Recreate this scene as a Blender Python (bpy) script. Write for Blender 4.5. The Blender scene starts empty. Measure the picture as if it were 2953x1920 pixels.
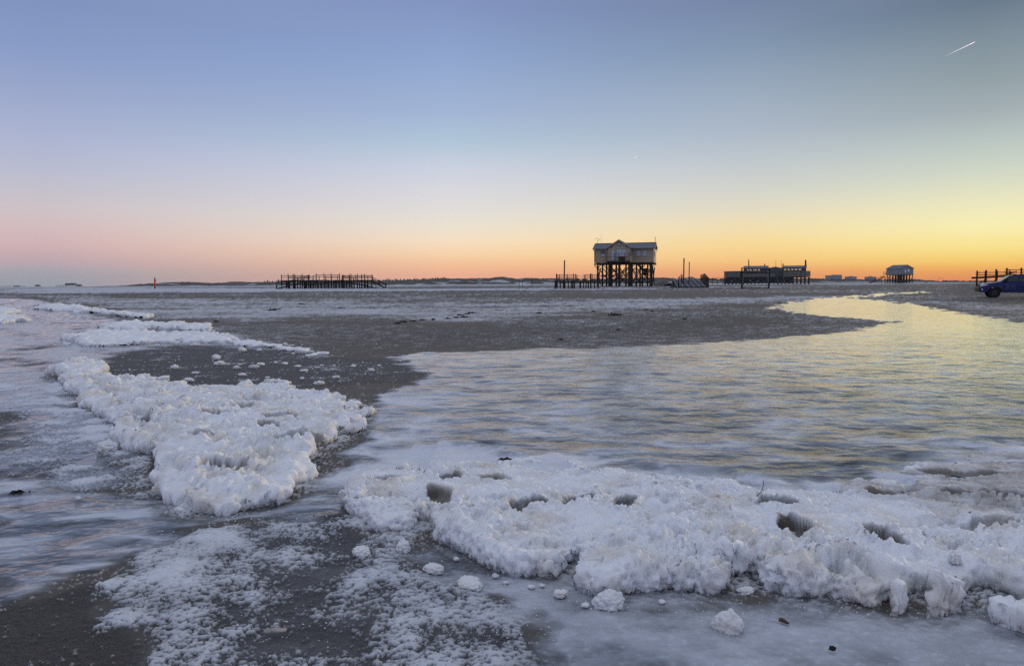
import bpy, bmesh, math, random
import numpy as np
from mathutils import Matrix, Vector

# ------------------------------------------------------------------ camera
F_SRC, CAM_H = 2032.0, 1.35                    # focal length in photo pixels (2953 wide), eye height
PITCH, ROLL = math.radians(3.94), math.radians(-0.29)
SC = bpy.context.scene
COL = SC.collection
cam_rot = Matrix.Rotation(math.pi/2-PITCH, 3, 'X') @ Matrix.Rotation(ROLL, 3, 'Z')
cd = bpy.data.cameras.new('camera'); cam = bpy.data.objects.new('camera', cd); COL.objects.link(cam)
cam.matrix_world = Matrix.Translation((0, 0, CAM_H)) @ cam_rot.to_4x4()
cd.sensor_width = 36.0; cd.lens = 36.0*F_SRC/2953.0; cd.clip_start = 0.05; cd.clip_end = 120000
SC.camera = cam
CR = np.array(cam_rot)
def ray(u, v):
    """direction of a photo pixel, scaled to one metre forward"""
    d = CR @ np.array([(u-1476.5)/F_SRC, -(v-960.0)/F_SRC, -1.0]); return d/d[1]

# ------------------------------------------------------------------ world
SUN_AZ, SUN_EL = 50.0, 4.0                     # degrees clockwise from straight ahead
def lin(c): 
    c = np.asarray(c, float)/255.0
    return tuple(np.where(c <= 0.04045, c/12.92, ((c+0.055)/1.055)**2.4))
world = bpy.data.worlds.new('World'); SC.world = world; world.use_nodes = True
nt = world.node_tree; nt.nodes.clear()
def nd(tree, typ, **kw):
    n = tree.nodes.new(typ)
    for k, v in kw.items(): setattr(n, k, v)
    return n
def mth(tree, op, a, b=None, c=None, clamp=False):
    n = tree.nodes.new('ShaderNodeMath'); n.operation = op; n.use_clamp = clamp
    for i, q in enumerate((a, b, c)):
        if q is None: continue
        if isinstance(q, (int, float)): n.inputs[i].default_value = q
        else: tree.links.new(q, n.inputs[i])
    return n.outputs[0]
SKY_COLS = [  # photo column, then (row on a 1547 strip of the top 840 rows, sRGB)
 (2800, [(0,(104,121,140)),(250,(131,147,158)),(400,(144,159,165)),(600,(164,176,180)),(750,(186,198,194)),(900,(207,215,199)),(1000,(224,225,196)),(1100,(241,235,191)),(1200,(252,241,180)),(1300,(255,233,148)),(1380,(255,212,110)),(1440,(253,172,72)),(1485,(240,134,66))]),
 (2150, [(0,(118,134,166)),(250,(132,152,177)),(500,(157,173,192)),(700,(174,186,201)),(850,(192,200,205)),(1000,(211,212,204)),(1100,(227,220,198)),(1200,(243,224,178)),(1300,(252,219,150)),(1380,(253,204,130)),(1440,(249,173,104)),(1485,(240,148,98))]),
 (1300, [(0,(130,148,192)),(300,(143,166,207)),(600,(163,182,214)),(750,(177,198,217)),(900,(205,211,225)),(1000,(217,217,223)),(1100,(226,222,220)),(1200,(238,228,211)),(1280,(250,226,196)),(1350,(253,215,172)),(1420,(251,192,150)),(1480,(247,170,142))]),
 (150,  [(0,(128,147,190)),(250,(136,156,199)),(500,(155,168,204)),(750,(174,182,211)),(900,(186,189,209)),(1000,(196,193,205)),(1100,(207,196,201)),(1200,(213,190,192)),(1300,(211,180,182)),(1380,(195,170,178)),(1440,(170,167,176)),(1510,(156,162,172))]),
]
tc = nd(nt, 'ShaderNodeTexCoord'); vn = nd(nt, 'ShaderNodeVectorMath', operation='NORMALIZE')
nt.links.new(tc.outputs['Generated'], vn.inputs[0])
sx = nd(nt, 'ShaderNodeSeparateXYZ'); nt.links.new(vn.outputs[0], sx.inputs[0])
X, Y, Z = sx.outputs
elev = mth(nt, 'DIVIDE', mth(nt, 'ARCSINE', mth(nt, 'MINIMUM', Z, 0.99999)), math.pi/2)      # 0 horizon .. 1 zenith
hor = mth(nt, 'MAXIMUM', mth(nt, 'SQRT', mth(nt, 'ADD', mth(nt, 'MULTIPLY', X, X), mth(nt, 'MULTIPLY', Y, Y))), 1e-4)
sa = math.radians(SUN_AZ)
ca = mth(nt, 'DIVIDE', mth(nt, 'ADD', mth(nt, 'MULTIPLY', X, math.sin(sa)), mth(nt, 'MULTIPLY', Y, math.cos(sa))), hor)
ang = mth(nt, 'MULTIPLY', mth(nt, 'ARCCOSINE', mth(nt, 'MINIMUM', mth(nt, 'MAXIMUM', ca, -0.9999), 0.9999)), 180/math.pi)
ZEN = (0.68, 0.69, 0.72)  # unseen zenith, made brighter than the visible sky to light the snow
def sky_ramp(stops, zen):
    r = nd(nt, 'ShaderNodeValToRGB'); r.color_ramp.interpolation = 'LINEAR'
    el = r.color_ramp.elements
    while len(el) > 1: el.remove(el[-1])
    el[0].position = 0.0; el[0].color = (*stops[0][1], 1)
    for p, c in stops[1:]:
        e = el.new(p); e.color = (*c, 1)
    e = el.new(1.0); e.color = (*zen, 1)
    nt.links.new(elev, r.inputs[0]); return r.outputs[0]
cols, angs = [], []
for u, rows in SKY_COLS:
    st = []
    for z, c in rows:
        d = ray(u, z*840/1547); e = math.degrees(math.atan2(d[2], math.hypot(d[0], 1)))
        st.append((max(0.0, e/90), lin(c)))
    st.sort(); 
    if st[0][0] > 0: st[0] = (0.0, st[0][1])
    cols.append(sky_ramp(st, ZEN)); angs.append(SUN_AZ-math.degrees(math.atan((u-1476.5)/F_SRC)))
acc = cols[0]
for i in range(1, len(cols)):
    mr = nd(nt, 'ShaderNodeMapRange'); mr.inputs[1].default_value = angs[i-1]; mr.inputs[2].default_value = angs[i]
    nt.links.new(ang, mr.inputs[0])
    mx = nd(nt, 'ShaderNodeMix', data_type='RGBA'); nt.links.new(mr.outputs[0], mx.inputs[0])
    nt.links.new(acc, mx.inputs[6]); nt.links.new(cols[i], mx.inputs[7]); acc = mx.outputs[2]
bgn = nd(nt, 'ShaderNodeBackground'); nt.links.new(acc, bgn.inputs[0]); bgn.inputs[1].default_value = 1.0
wo = nd(nt, 'ShaderNodeOutputWorld'); nt.links.new(bgn.outputs[0], wo.inputs[0])

# ------------------------------------------------------------------ sun, exposure
sl = bpy.data.lights.new('sun', 'SUN'); sl.energy = 1.2; sl.angle = math.radians(12); sl.color = (1.0, 0.78, 0.52)
so = bpy.data.objects.new('sun', sl); COL.objects.link(so)
sd = Vector((math.sin(sa)*math.cos(math.radians(SUN_EL)), math.cos(sa)*math.cos(math.radians(SUN_EL)), math.sin(math.radians(SUN_EL))))
so.rotation_euler = sd.to_track_quat('Z', 'Y').to_euler(); so.location = (0, 0, 30)
vs = SC.view_settings; vs.view_transform = 'Standard'; vs.look = 'None'; vs.exposure = 0.0; vs.gamma = 1.0; vs.use_curve_mapping = False
SC.cycles.use_denoising = False
SC.cycles.max_bounces = 6; SC.cycles.diffuse_bounces = 1; SC.cycles.glossy_bounces = 3; SC.cycles.transparent_max_bounces = 12; SC.cycles.volume_bounces = 0

# ------------------------------------------------------------------ noise
def _h(ix, iy, iz, seed):
    n = (ix.astype(np.int64)*374761393 + iy.astype(np.int64)*668265263 + iz.astype(np.int64)*2147483647 + seed*1274126177) & 0xFFFFFFFF
    n = ((n ^ (n >> 13))*1274126177) & 0xFFFFFFFF
    n = ((n ^ (n >> 16))*2246822519) & 0xFFFFFFFF
    return (n ^ (n >> 15)) & 0xFFFFFFFF
def perlin2(x, y, seed=0):
    x = np.asarray(x, np.float64); y = np.asarray(y, np.float64)
    ix = np.floor(x).astype(np.int64); iy = np.floor(y).astype(np.int64); fx = x-ix; fy = y-iy
    u = fx*fx*fx*(fx*(fx*6-15)+10); v = fy*fy*fy*(fy*(fy*6-15)+10)
    zz = np.zeros_like(ix)
    def g(a, b):
        t = _h(ix+a, iy+b, zz, seed).astype(np.float64)*(2*math.pi/4294967296.0)
        return np.cos(t)*(fx-a)+np.sin(t)*(fy-b)
    return ((g(0,0)*(1-u)+g(1,0)*u)*(1-v)+(g(0,1)*(1-u)+g(1,1)*u)*v)*1.5
def fbm2(x, y, o=4, seed=0, gain=0.5):
    s = 0; a = 1.0; t = 0
    for i in range(o):
        s = s+a*perlin2(x*2**i+i*17.3, y*2**i-i*9.1, seed+i*13); t += a; a *= gain
    return s/t
def perlin3(p, seed=0):
    i = np.floor(p).astype(np.int64); f = p-i; w = f*f*f*(f*(f*6-15)+10); r = 0
    for a in (0,1):
        for b in (0,1):
            for c in (0,1):
                h = _h(i[:,0]+a, i[:,1]+b, i[:,2]+c, seed)
                gx = ((h & 1023)/511.5-1); gy = (((h >> 10) & 1023)/511.5-1); gz_ = (((h >> 20) & 1023)/511.5-1)
                d = gx*(f[:,0]-a)+gy*(f[:,1]-b)+gz_*(f[:,2]-c)
                r = r+d*(w[:,0] if a else 1-w[:,0])*(w[:,1] if b else 1-w[:,1])*(w[:,2] if c else 1-w[:,2])
    return r
def worley3(p, seed=0):
    i = np.floor(p).astype(np.int64); f = (p-i).astype(np.float32); m = np.full(len(p), 9.0, np.float32)
    for a in (-1,0,1):
        for b in (-1,0,1):
            for c in (-1,0,1):
                h = _h(i[:,0]+a, i[:,1]+b, i[:,2]+c, seed)
                dx = a+(h & 1023).astype(np.float32)/1024-f[:,0]; dy = b+((h >> 10) & 1023).astype(np.float32)/1024-f[:,1]; dz = c+((h >> 20) & 1023).astype(np.float32)/1024-f[:,2]
                np.minimum(m, dx*dx+dy*dy+dz*dz, out=m)
    return np.sqrt(m)
def sstep(a, b, x):
    t = np.clip((x-a)/(b-a), 0, 1); return t*t*(3-2*t)
def sdf(px, py, poly):
    """signed distance to a polygon, positive inside"""
    px = np.asarray(px, np.float64); py = np.asarray(py, np.float64)
    poly = np.asarray(poly); d = np.full(px.shape, 1e18); ins = np.zeros(px.shape, bool)
    for k in range(len(poly)):
        ax, ay = poly[k]; bx, by = poly[(k+1) % len(poly)]
        ex, ey = bx-ax, by-ay
        t = np.clip(((px-ax)*ex+(py-ay)*ey)/(ex*ex+ey*ey+1e-12), 0, 1)
        qx = px-ax-t*ex; qy = py-ay-t*ey
        d = np.minimum(d, qx*qx+qy*qy)
        if ay != by:
            c = ((ay > py) != (by > py)) & (px < ex*(py-ay)/(by-ay)+ax); ins ^= c
    return np.where(ins, 1, -1)*np.sqrt(d)

# ------------------------------------------------------------------ lie of the beach
_GY = [-50, 40, 56, 80, 110, 130, 150, 175, 300, 800, 1300, 9000]
_GZ = [0, 0.0, 0.10, 0.26, 0.42, 0.60, 0.70, 0.70, 0.85, 0.95, 1.0, 1.0]
def gz(y): return np.interp(y, _GY, _GZ)
D2S = 2953/2379.0
def G(dx, dy):
    """pixel of the 2379 wide view of the photograph -> beach point"""
    d = ray(dx*D2S, dy*D2S); y = 10.0
    for _ in range(30):
        if d[2] >= -1e-5: y = 2500; break
        y = 0.5*y+0.5*min(2500, (CAM_H-gz(y))/-d[2])
    return (d[0]*y, y)
def GP(pts): return [G(*p) for p in pts]
def at(u, y, z=None):
    """photo column u at forward distance y, standing on the beach"""
    d = ray(u, 830); return (d[0]*y, y, float(gz(y)) if z is None else z)

# ------------------------------------------------------------------ object helpers
def tag(o, label=None, cat=None, group=None, kind=None):
    if label: o['label'] = label
    if cat: o['category'] = cat
    if group: o['group'] = group
    if kind: o['kind'] = kind
    return o
def empty(name, loc, rz=0.0, label=None, cat=None, group=None):
    o = bpy.data.objects.new(name, None); COL.objects.link(o); o.location = loc; o.rotation_euler = (0, 0, rz); o.empty_display_size = 0.2
    return tag(o, label, cat, group)
def obj(name, me, mat=None, parent=None):
    if mat is not None and not me.materials: me.materials.append(mat)
    o = bpy.data.objects.new(name, me); COL.objects.link(o)
    if parent is not None: o.parent = parent
    return o
def pymesh(name, verts, faces, mat=None, parent=None, smooth=False):
    me = bpy.data.meshes.new(name); me.from_pydata([tuple(v) for v in verts], [], faces); me.update()
    if smooth: me.shade_smooth()
    return obj(name, me, mat, parent)
def npmesh(name, V, Q, mat, attr=None, smooth=True):
    """big quad mesh from arrays; attr is a dict of name -> N x 4 floats"""
    me = bpy.data.meshes.new(name); n, m = len(V), len(Q)
    me.vertices.add(n); me.vertices.foreach_set('co', np.ascontiguousarray(V, np.float32).ravel())
    me.loops.add(m*4); me.loops.foreach_set('vertex_index', np.ascontiguousarray(Q, np.int32).ravel())
    me.polygons.add(m); me.polygons.foreach_set('loop_start', np.arange(0, m*4, 4, dtype=np.int32)); me.polygons.foreach_set('loop_total', np.full(m, 4, np.int32))
    me.polygons.foreach_set('use_smooth', np.full(m, smooth, bool))
    me.update(calc_edges=True); me.validate()
    for k, a in (attr or {}).items():
        at_ = me.attributes.new(k, 'FLOAT_COLOR', 'POINT'); at_.data.foreach_set('color', np.ascontiguousarray(a, np.float32).ravel())
    me.materials.append(mat); o = bpy.data.objects.new(name, me); COL.objects.link(o); return o
_unit = {}
def unit_box(mat):
    k = ('b', mat.name)
    if k not in _unit:
        v = [(x, y, z) for x in (-.5,.5) for y in (-.5,.5) for z in (-.5,.5)]
        me = bpy.data.meshes.new('board'); me.from_pydata(v, [], [(0,1,3,2),(4,6,7,5),(0,4,5,1),(2,3,7,6),(0,2,6,4),(1,5,7,3)]); me.materials.append(mat); _unit[k] = me
    return _unit[k]
def unit_pole(mat, taper=1.0, n=10):
    k = ('p', mat.name, taper, n)
    if k not in _unit:
        v = []; 
        for z, r in ((-.5, 1), (.485, taper), (.5, taper*.86)):
            for i in range(n):
                a = 2*math.pi*i/n; v.append((r*.5*math.cos(a), r*.5*math.sin(a), z))
        f = [(i+j*n, (i+1) % n+j*n, (i+1) % n+(j+1)*n, i+(j+1)*n) for j in range(2) for i in range(n)]
        f += [tuple(range(n))[::-1], tuple(range(2*n, 3*n))]
        me = bpy.data.meshes.new('pole'); me.from_pydata(v, [], f)
        me.shade_smooth(); me.set_sharp_from_angle(angle=math.radians(35)); me.materials.append(mat); _unit[k] = me
    return _unit[k]
def _span(o, p0, p1, w, h):
    p0 = Vector(p0); p1 = Vector(p1); d = p1-p0; L = max(d.length, 1e-4); z = d/L
    up = Vector((0,0,1)) if abs(z.z) < 0.95 else Vector((0,1,0))
    x = up.cross(z).normalized(); y = z.cross(x)
    o.matrix_basis = Matrix.Translation((p0+p1)/2) @ Matrix((x, y, z)).transposed().to_4x4() @ Matrix.Diagonal((w, h, L, 1))
    return o
def beam(name, p0, p1, w, h, mat, parent): return _span(obj(name, unit_box(mat), None, parent), p0, p1, w, h)
def pole(name, p0, p1, d, mat, parent, taper=1.0, n=10): return _span(obj(name, unit_pole(mat, taper, n), None, parent), p0, p1, d, d)
def box(name, lo, hi, mat, parent):
    o = obj(name, unit_box(mat), None, parent); lo = Vector(lo); hi = Vector(hi)
    o.matrix_basis = Matrix.Translation((lo+hi)/2) @ Matrix.Diagonal((*(hi-lo), 1)); return o

# ------------------------------------------------------------------ materials
def mat(name, col, rough=0.8, noise=0.0, scale=5.0, metal=0.0, spec=0.3, col2=None, stretch=(1,1,1), bump=0.0, bscale=30.0):
    m = bpy.data.materials.new(name); m.use_nodes = True; t = m.node_tree; b = t.nodes['Principled BSDF']
    b.inputs['Base Color'].default_value = (*col, 1); b.inputs['Roughness'].default_value = rough; b.inputs['Metallic'].default_value = metal
    b.inputs['Specular IOR Level'].default_value = spec
    if noise or col2:
        c = nd(t, 'ShaderNodeTexCoord'); mp = nd(t, 'ShaderNodeMapping'); mp.inputs['Scale'].default_value = stretch
        t.links.new(c.outputs['Object'], mp.inputs[0])
        geo = nd(t, 'ShaderNodeObjectInfo'); va = nd(t, 'ShaderNodeVectorMath', operation='ADD'); t.links.new(mp.outputs[0], va.inputs[0])
        cm = nd(t, 'ShaderNodeVectorMath', operation='SCALE'); t.links.new(geo.outputs['Location'], cm.inputs[0]); cm.inputs[3].default_value = 3.7
        t.links.new(cm.outputs[0], va.inputs[1])
        n = nd(t, 'ShaderNodeTexNoise'); n.inputs['Scale'].default_value = scale; n.inputs['Detail'].default_value = 5
        t.links.new(va.outputs[0], n.inputs['Vector'])
        r = nd(t, 'ShaderNodeMapRange'); r.inputs[1].default_value = .35; r.inputs[2].default_value = .65; t.links.new(n.outputs[0], r.inputs[0])
        mx = nd(t, 'ShaderNodeMix', data_type='RGBA'); t.links.new(r.outputs[0], mx.inputs[0])
        c2 = col2 or tuple(min(1, k*(1+noise)) for k in col); c1 = col if col2 else tuple(k*(1-noise) for k in col)
        mx.inputs[6].default_value = (*c1, 1); mx.inputs[7].default_value = (*c2, 1); t.links.new(mx.outputs[2], b.inputs['Base Color'])
        if bump:
            n2 = nd(t, 'ShaderNodeTexNoise'); n2.inputs['Scale'].default_value = bscale; n2.inputs['Detail'].default_value = 4; t.links.new(va.outputs[0], n2.inputs['Vector'])
            bp = nd(t, 'ShaderNodeBump'); bp.inputs['Strength'].default_value = 1; bp.inputs['Distance'].default_value = bump; t.links.new(n2.outputs[0], bp.inputs['Height']); t.links.new(bp.outputs[0], b.inputs['Normal'])
    return m
M = {}
M['wood'] = mat('dark_weathered_wood', (.016,.011,.009), .8, .45, 4, stretch=(1,1,.2))
M['redwood'] = mat('dark_red_wood', (.045,.015,.012), .7, .3, 4)
M['greywood'] = mat('pale_frosted_wood', (.20,.19,.185), .8, .3, 4)
M['lattice'] = mat('frosted_ramp_boards', (.40,.41,.44), .8, .3, 5)
M['wall'] = mat('beige_boarded_wall', (.47,.375,.26), .7, .06, 3)
M['trim'] = mat('cream_trim', (.40,.34,.26), .6)
M['roof'] = mat('grey_metal_roof', (.115,.125,.155), .45, .12, 1.5, spec=.4)
M['gutter'] = mat('dark_gutter', (.04,.045,.055), .5)
M['frame'] = mat('grey_window_frame', (.22,.23,.25), .5)
M['blind'] = mat('pale_blind', (.48,.52,.58), .4)
M['glassdark'] = mat('dark_window_glass', (.05,.055,.08), .08, spec=.6)
M['metal'] = mat('dark_metal', (.03,.03,.032), .5, metal=.3)
M['white'] = mat('white_paint', (.72,.72,.74), .5)
M['black'] = mat('black_rubber', (.012,.012,.012), .8)
M['twig'] = mat('seaweed_dark', (.030,.024,.020), .8, .4, 8)
def glass_mat(name, tint, rough=.05, t=.75):
    m = bpy.data.materials.new(name); m.use_nodes = True; k = m.node_tree; k.nodes.clear()
    tr = nd(k, 'ShaderNodeBsdfTransparent'); tr.inputs[0].default_value = (*tint, 1)
    gl = nd(k, 'ShaderNodeBsdfGlossy'); gl.inputs['Roughness'].default_value = rough; gl.inputs[0].default_value = (.8,.85,.9,1)
    mx = nd(k, 'ShaderNodeMixShader'); mx.inputs[0].default_value = 1-t; k.links.new(tr.outputs[0], mx.inputs[1]); k.links.new(gl.outputs[0], mx.inputs[2])
    o = nd(k, 'ShaderNodeOutputMaterial'); k.links.new(mx.outputs[0], o.inputs[0]); return m
M['glass'] = glass_mat('clear_window_glass', (.9,.92,.92), t=.86)
M['windscreen'] = glass_mat('wind_screen_glass', (.17,.21,.23), t=.88)

# ---- beach surface: R frost cover, G glossy ice, B milkiness of the ice, A wetness
def ground_material():
    m = bpy.data.materials.new('beach_sand_frost_ice'); m.use_nodes = True; t = m.node_tree; b = t.nodes['Principled BSDF']; L = t.links.new
    at_ = nd(t, 'ShaderNodeAttribute', attribute_name='cover'); s = nd(t, 'ShaderNodeSeparateColor'); L(at_.outputs['Color'], s.inputs[0])
    frost, ice, milk = s.outputs; wet = at_.outputs['Alpha']
    tc = nd(t, 'ShaderNodeTexCoord'); P = tc.outputs['Object']
    def noise(scale, detail=4, vec=P, rough=.5):
        n = nd(t, 'ShaderNodeTexNoise'); n.inputs['Scale'].default_value = scale; n.inputs['Detail'].default_value = detail; n.inputs['Roughness'].default_value = rough; L(vec, n.inputs['Vector']); return n.outputs[0]
    def mix(f, a, c):
        x = nd(t, 'ShaderNodeMix', data_type='RGBA')
        if isinstance(f, float): x.inputs[0].default_value = f
        else: L(f, x.inputs[0])
        for i, q in ((6, a), (7, c)):
            if isinstance(q, tuple): x.inputs[i].default_value = (*q, 1)
            else: L(q, x.inputs[i])
        return x.outputs[2]
    def mr(v, a, c, d=0.0, e=1.0):
        x = nd(t, 'ShaderNodeMapRange'); L(v, x.inputs[0])
        for i, q in enumerate((a, c, d, e)): x.inputs[i+1].default_value = q
        return x.outputs[0]
    grain = noise(160, 3); mid = noise(2.3, 5)
    sand = mix(wet, (.165,.147,.131), (.030,.025,.021))
    sand = mix(mr(mid, .3, .7, 0, .45), sand, mix(.5, sand, (.04,.034,.03)))
    sand = mix(mr(grain, .35, .65, 0, .35), sand, (.20,.185,.17))
    icec = mix(milk, (.045,.048,.052), (.50,.535,.60))
    icec = mix(mr(noise(7, 6, rough=.65), .42, .7, 0, .30), icec, (.42,.45,.50))
    mp = nd(t, 'ShaderNodeMapping'); mp.inputs['Scale'].default_value = (.85, 1.15, 1); L(P, mp.inputs[0])
    crest = noise(3.0, 3, mp.outputs[0], .5); icec = mix(mr(crest, .50, .66, 0, .42), icec, (.56,.59,.64)); icec = mix(mr(crest, .50, .36, 0, .35), icec, (.035,.038,.042))
    base = mix(ice, sand, icec)
    snow = mix(mr(noise(60, 4), .35, .65), (.74,.77,.83), (.88,.90,.94))
    base = mix(frost, base, snow); L(base, b.inputs['Base Color'])
    r = mth(t, 'MULTIPLY_ADD', wet, -.40, .88)
    ri = mth(t, 'MULTIPLY_ADD', wet, -.13, .23)
    rr = nd(t, 'ShaderNodeMix', data_type='FLOAT'); L(ice, rr.inputs[0]); L(r, rr.inputs[2]); L(ri, rr.inputs[3])
    r2 = nd(t, 'ShaderNodeMix', data_type='FLOAT'); L(frost, r2.inputs[0]); L(rr.outputs[0], r2.inputs[2]); r2.inputs[3].default_value = .75
    L(r2.outputs[0], b.inputs['Roughness']); b.inputs['IOR'].default_value = 1.33
    L(mth(t, 'MULTIPLY_ADD', ice, .25, .22), b.inputs['Specular IOR Level'])
    L(mth(t, 'MULTIPLY', mth(t, 'MULTIPLY', ice, mth(t, 'SUBTRACT', 1.0, frost)), mth(t, 'MULTIPLY', wet, .9)), b.inputs['Coat Weight']); b.inputs['Coat Roughness'].default_value = .16; b.inputs['Coat IOR'].default_value = 1.4
    rip = mth(t, 'MULTIPLY_ADD', crest, .055, mth(t, 'ADD', mth(t, 'MULTIPLY', noise(1.8, 2, mp.outputs[0], .45), .050), mth(t, 'MULTIPLY', noise(4.6, 3, mp.outputs[0], .5), .012)))
    rip = mth(t, 'ADD', rip, mth(t, 'MULTIPLY', noise(14, 3, mp.outputs[0], .5), .0060))
    sxyz = nd(t, 'ShaderNodeSeparateXYZ'); L(P, sxyz.inputs[0]); rip = mth(t, 'MULTIPLY', rip, mr(sxyz.outputs[1], 6, 20, 1.1, .30))
    gr = mth(t, 'ADD', mth(t, 'MULTIPLY', grain, .004), mth(t, 'MULTIPLY', noise(28, 4), .012))
    hh = nd(t, 'ShaderNodeMix', data_type='FLOAT'); L(ice, hh.inputs[0]); L(gr, hh.inputs[2]); L(rip, hh.inputs[3])
    h2 = mth(t, 'MULTIPLY_ADD', mth(t, 'MULTIPLY', frost, noise(90, 3)), .006, hh.outputs[0])
    bp = nd(t, 'ShaderNodeBump'); bp.inputs['Strength'].default_value = 1.0; bp.inputs['Distance'].default_value = 1.0; L(h2, bp.inputs['Height']); L(bp.outputs[0], b.inputs['Normal']); L(bp.outputs[0], b.inputs['Coat Normal'])
    return m
def snow_material(name, dirty=.5, warm=.5, unit=1.0, pure=(.93,.945,.97)):
    m = bpy.data.materials.new(name); m.use_nodes = True; t = m.node_tree; b = t.nodes['Principled BSDF']; L = t.links.new
    tc = nd(t, 'ShaderNodeTexCoord'); P = tc.outputs['Object']
    def noise(scale, detail=4):
        n = nd(t, 'ShaderNodeTexNoise'); n.inputs['Scale'].default_value = scale*unit; n.inputs['Detail'].default_value = detail; L(P, n.inputs['Vector']); return n.outputs[0]
    def mr(v, a, c, d=0.0, e=1.0):
        x = nd(t, 'ShaderNodeMapRange'); L(v, x.inputs[0])
        for i, q in enumerate((a, c, d, e)): x.inputs[i+1].default_value = q
        return x.outputs[0]
    def mix(f, a, c):
        x = nd(t, 'ShaderNodeMix', data_type='RGBA'); L(f, x.inputs[0])
        for i, q in ((6, a), (7, c)):
            if isinstance(q, tuple): x.inputs[i].default_value = (*q, 1)
            else: L(q, x.inputs[i])
        return x.outputs[2]
    c = mix(mr(noise(4.5, 4), .46, .70, 0, warm), pure, (.72,.63,.49))
    c = mix(mr(noise(22, 3), .55, .8, 0, .35), c, (.72,.68,.62))
    c = mix(mr(noise(230, 2), .72, .78, 0, dirty), c, (.16,.13,.10))
    at_ = nd(t, 'ShaderNodeAttribute', attribute_name='soil_shade'); sp = nd(t, 'ShaderNodeSeparateColor'); L(at_.outputs['Color'], sp.inputs[0])
    c = mix(mth(t, 'MULTIPLY', sp.outputs[2], .8), c, (.34,.305,.26))
    c = mix(mth(t, 'MULTIPLY', sp.outputs[0], mr(noise(9, 4), .3, .6, .72, 1.0)), c, (.115,.095,.074))  # trodden holes: wet sand tone with overhang shade painted into the colour
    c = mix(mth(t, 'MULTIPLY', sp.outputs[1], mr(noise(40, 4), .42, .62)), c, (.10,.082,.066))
    L(c, b.inputs['Base Color']); b.inputs['Roughness'].default_value = .7; b.inputs['Specular IOR Level'].default_value = .25
    gx = mth(t, 'ADD', mth(t, 'MULTIPLY', noise(70, 4), .012), mth(t, 'MULTIPLY', noise(260, 2), .004))
    bp = nd(t, 'ShaderNodeBump'); bp.inputs['Distance'].default_value = 1.0; bp.inputs['Strength'].default_value = .32 if unit == 1.0 else .06; L(gx, bp.inputs['Height']); L(bp.outputs[0], b.inputs['Normal'])
    return m
M['ground'] = ground_material(); M['snow'] = snow_material('granular_snow', .6, .6); M['snow_far'] = snow_material('granular_snow_clean', .2, .25); M['snow_lump'] = snow_material('granular_snow_lump', .2, .5, .08, (.86,.86,.86))

# ------------------------------------------------------------------ the ground sheet
POLY = {k: GP(v) for k, v in {
 'lake': [(1045,1095),(905,1125),(840,1150),(780,1185),(690,1205),(560,1212),(470,1225),(330,1280),(210,1350),(60,1400),(-60,1425),(-60,1105),(60,1120),(200,1140),(345,1155),(430,1205),(640,1185),(765,1105),(860,1020),(868,940),(905,905),(985,885),(1000,868),(935,842),(905,828),(1000,820),(1240,812),(1420,806),(1600,799),(1800,786),(1950,772),(2075,747),(1960,738),(1850,728),(1790,716),(1830,703),(1900,693),(1990,686),(2060,681),(2150,676.5),(2150,679.5),(2060,686),(1985,692),(2060,700),(2150,711),(2250,729),(2379,750),(2520,770),(2520,1070),(2379,1085),(2250,1100),(2110,1150),(1900,1180),(1700,1165),(1500,1140),(1300,1125),(1180,1112)],
 'tongue': [(480,775),(640,752),(860,762),(1150,752),(1400,738),(1700,712),(1850,702),(1790,716),(1850,728),(1960,738),(2080,747),(1950,772),(1800,786),(1600,799),(1420,806),(1240,812),(1000,820),(905,826),(780,808),(620,788)],
 'dark': [(200,840),(330,806),(450,802),(600,806),(760,828),(930,842),(1010,870),(905,888),(700,900),(560,905),(450,905),(330,890),(230,872)],
 'slush_shade': [(-80,690),(80,695),(230,735),(330,765),(170,790),(330,806),(210,845),(110,870),(170,915),(250,990),(345,1060),(345,1150),(200,1140),(60,1120),(-80,1105)],  # shore zone, slush only
 'brown': [(-60,1425),(60,1400),(190,1365),(245,1380),(225,1430),(330,1480),(345,1500),(330,1600),(-60,1600)],
 'crust': [(245,1380),(330,1285),(480,1235),(640,1218),(800,1200),(870,1265),(960,1300),(1090,1360),(1180,1400),(1240,1470),(1290,1600),(330,1600),(345,1500),(330,1480),(225,1430)],
 'sheet': [(960,1300),(1000,1260),(1330,1360),(2379,1440),(2600,1450),(2600,1640),(1280,1640),(1240,1470),(1180,1400),(1090,1360)],
 'underA': [(130,885),(165,912),(180,945),(225,968),(262,1015),(345,1062),(352,1110),(338,1150),(440,1202),(600,1182),(758,1105),(745,1040),(850,995),(862,950),(730,908),(540,905),(350,893)],
 'slabB': [(785,1172),(880,1243),(1000,1262),(1180,1342),(1330,1375),(1560,1385),(1850,1397),(2050,1426),(2400,1430),(2700,1460),(2700,1000),(2379,1048),(2105,1118),(1880,1150),(1500,1108),(1290,1092),(1080,1082),(835,1110)],
 'drift': [(130,795),(215,808),(360,804),(480,800),(640,816),(750,830),(780,826),(650,800),(560,788),(510,772),(400,750),(300,748),(225,760)],
 'topleft': [(-20,1095),(60,1100),(130,1125),(110,1145),(-20,1150)],
 'band1': [(100,690),(560,697),(1100,703),(1840,689),(2020,684),(1960,688),(1820,700),(1500,722),(1250,738),(1050,746),(760,738),(520,742),(330,730),(180,712)],
 'band2': [(0,671),(300,668.5),(900,671),(1500,669),(1500,672),(900,676),(300,680),(0,682)],
 'rightfrost': [(1990,692),(2150,698),(2600,712),(2600,745),(2379,735),(2250,718),(2100,702)],
}.items()}
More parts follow.
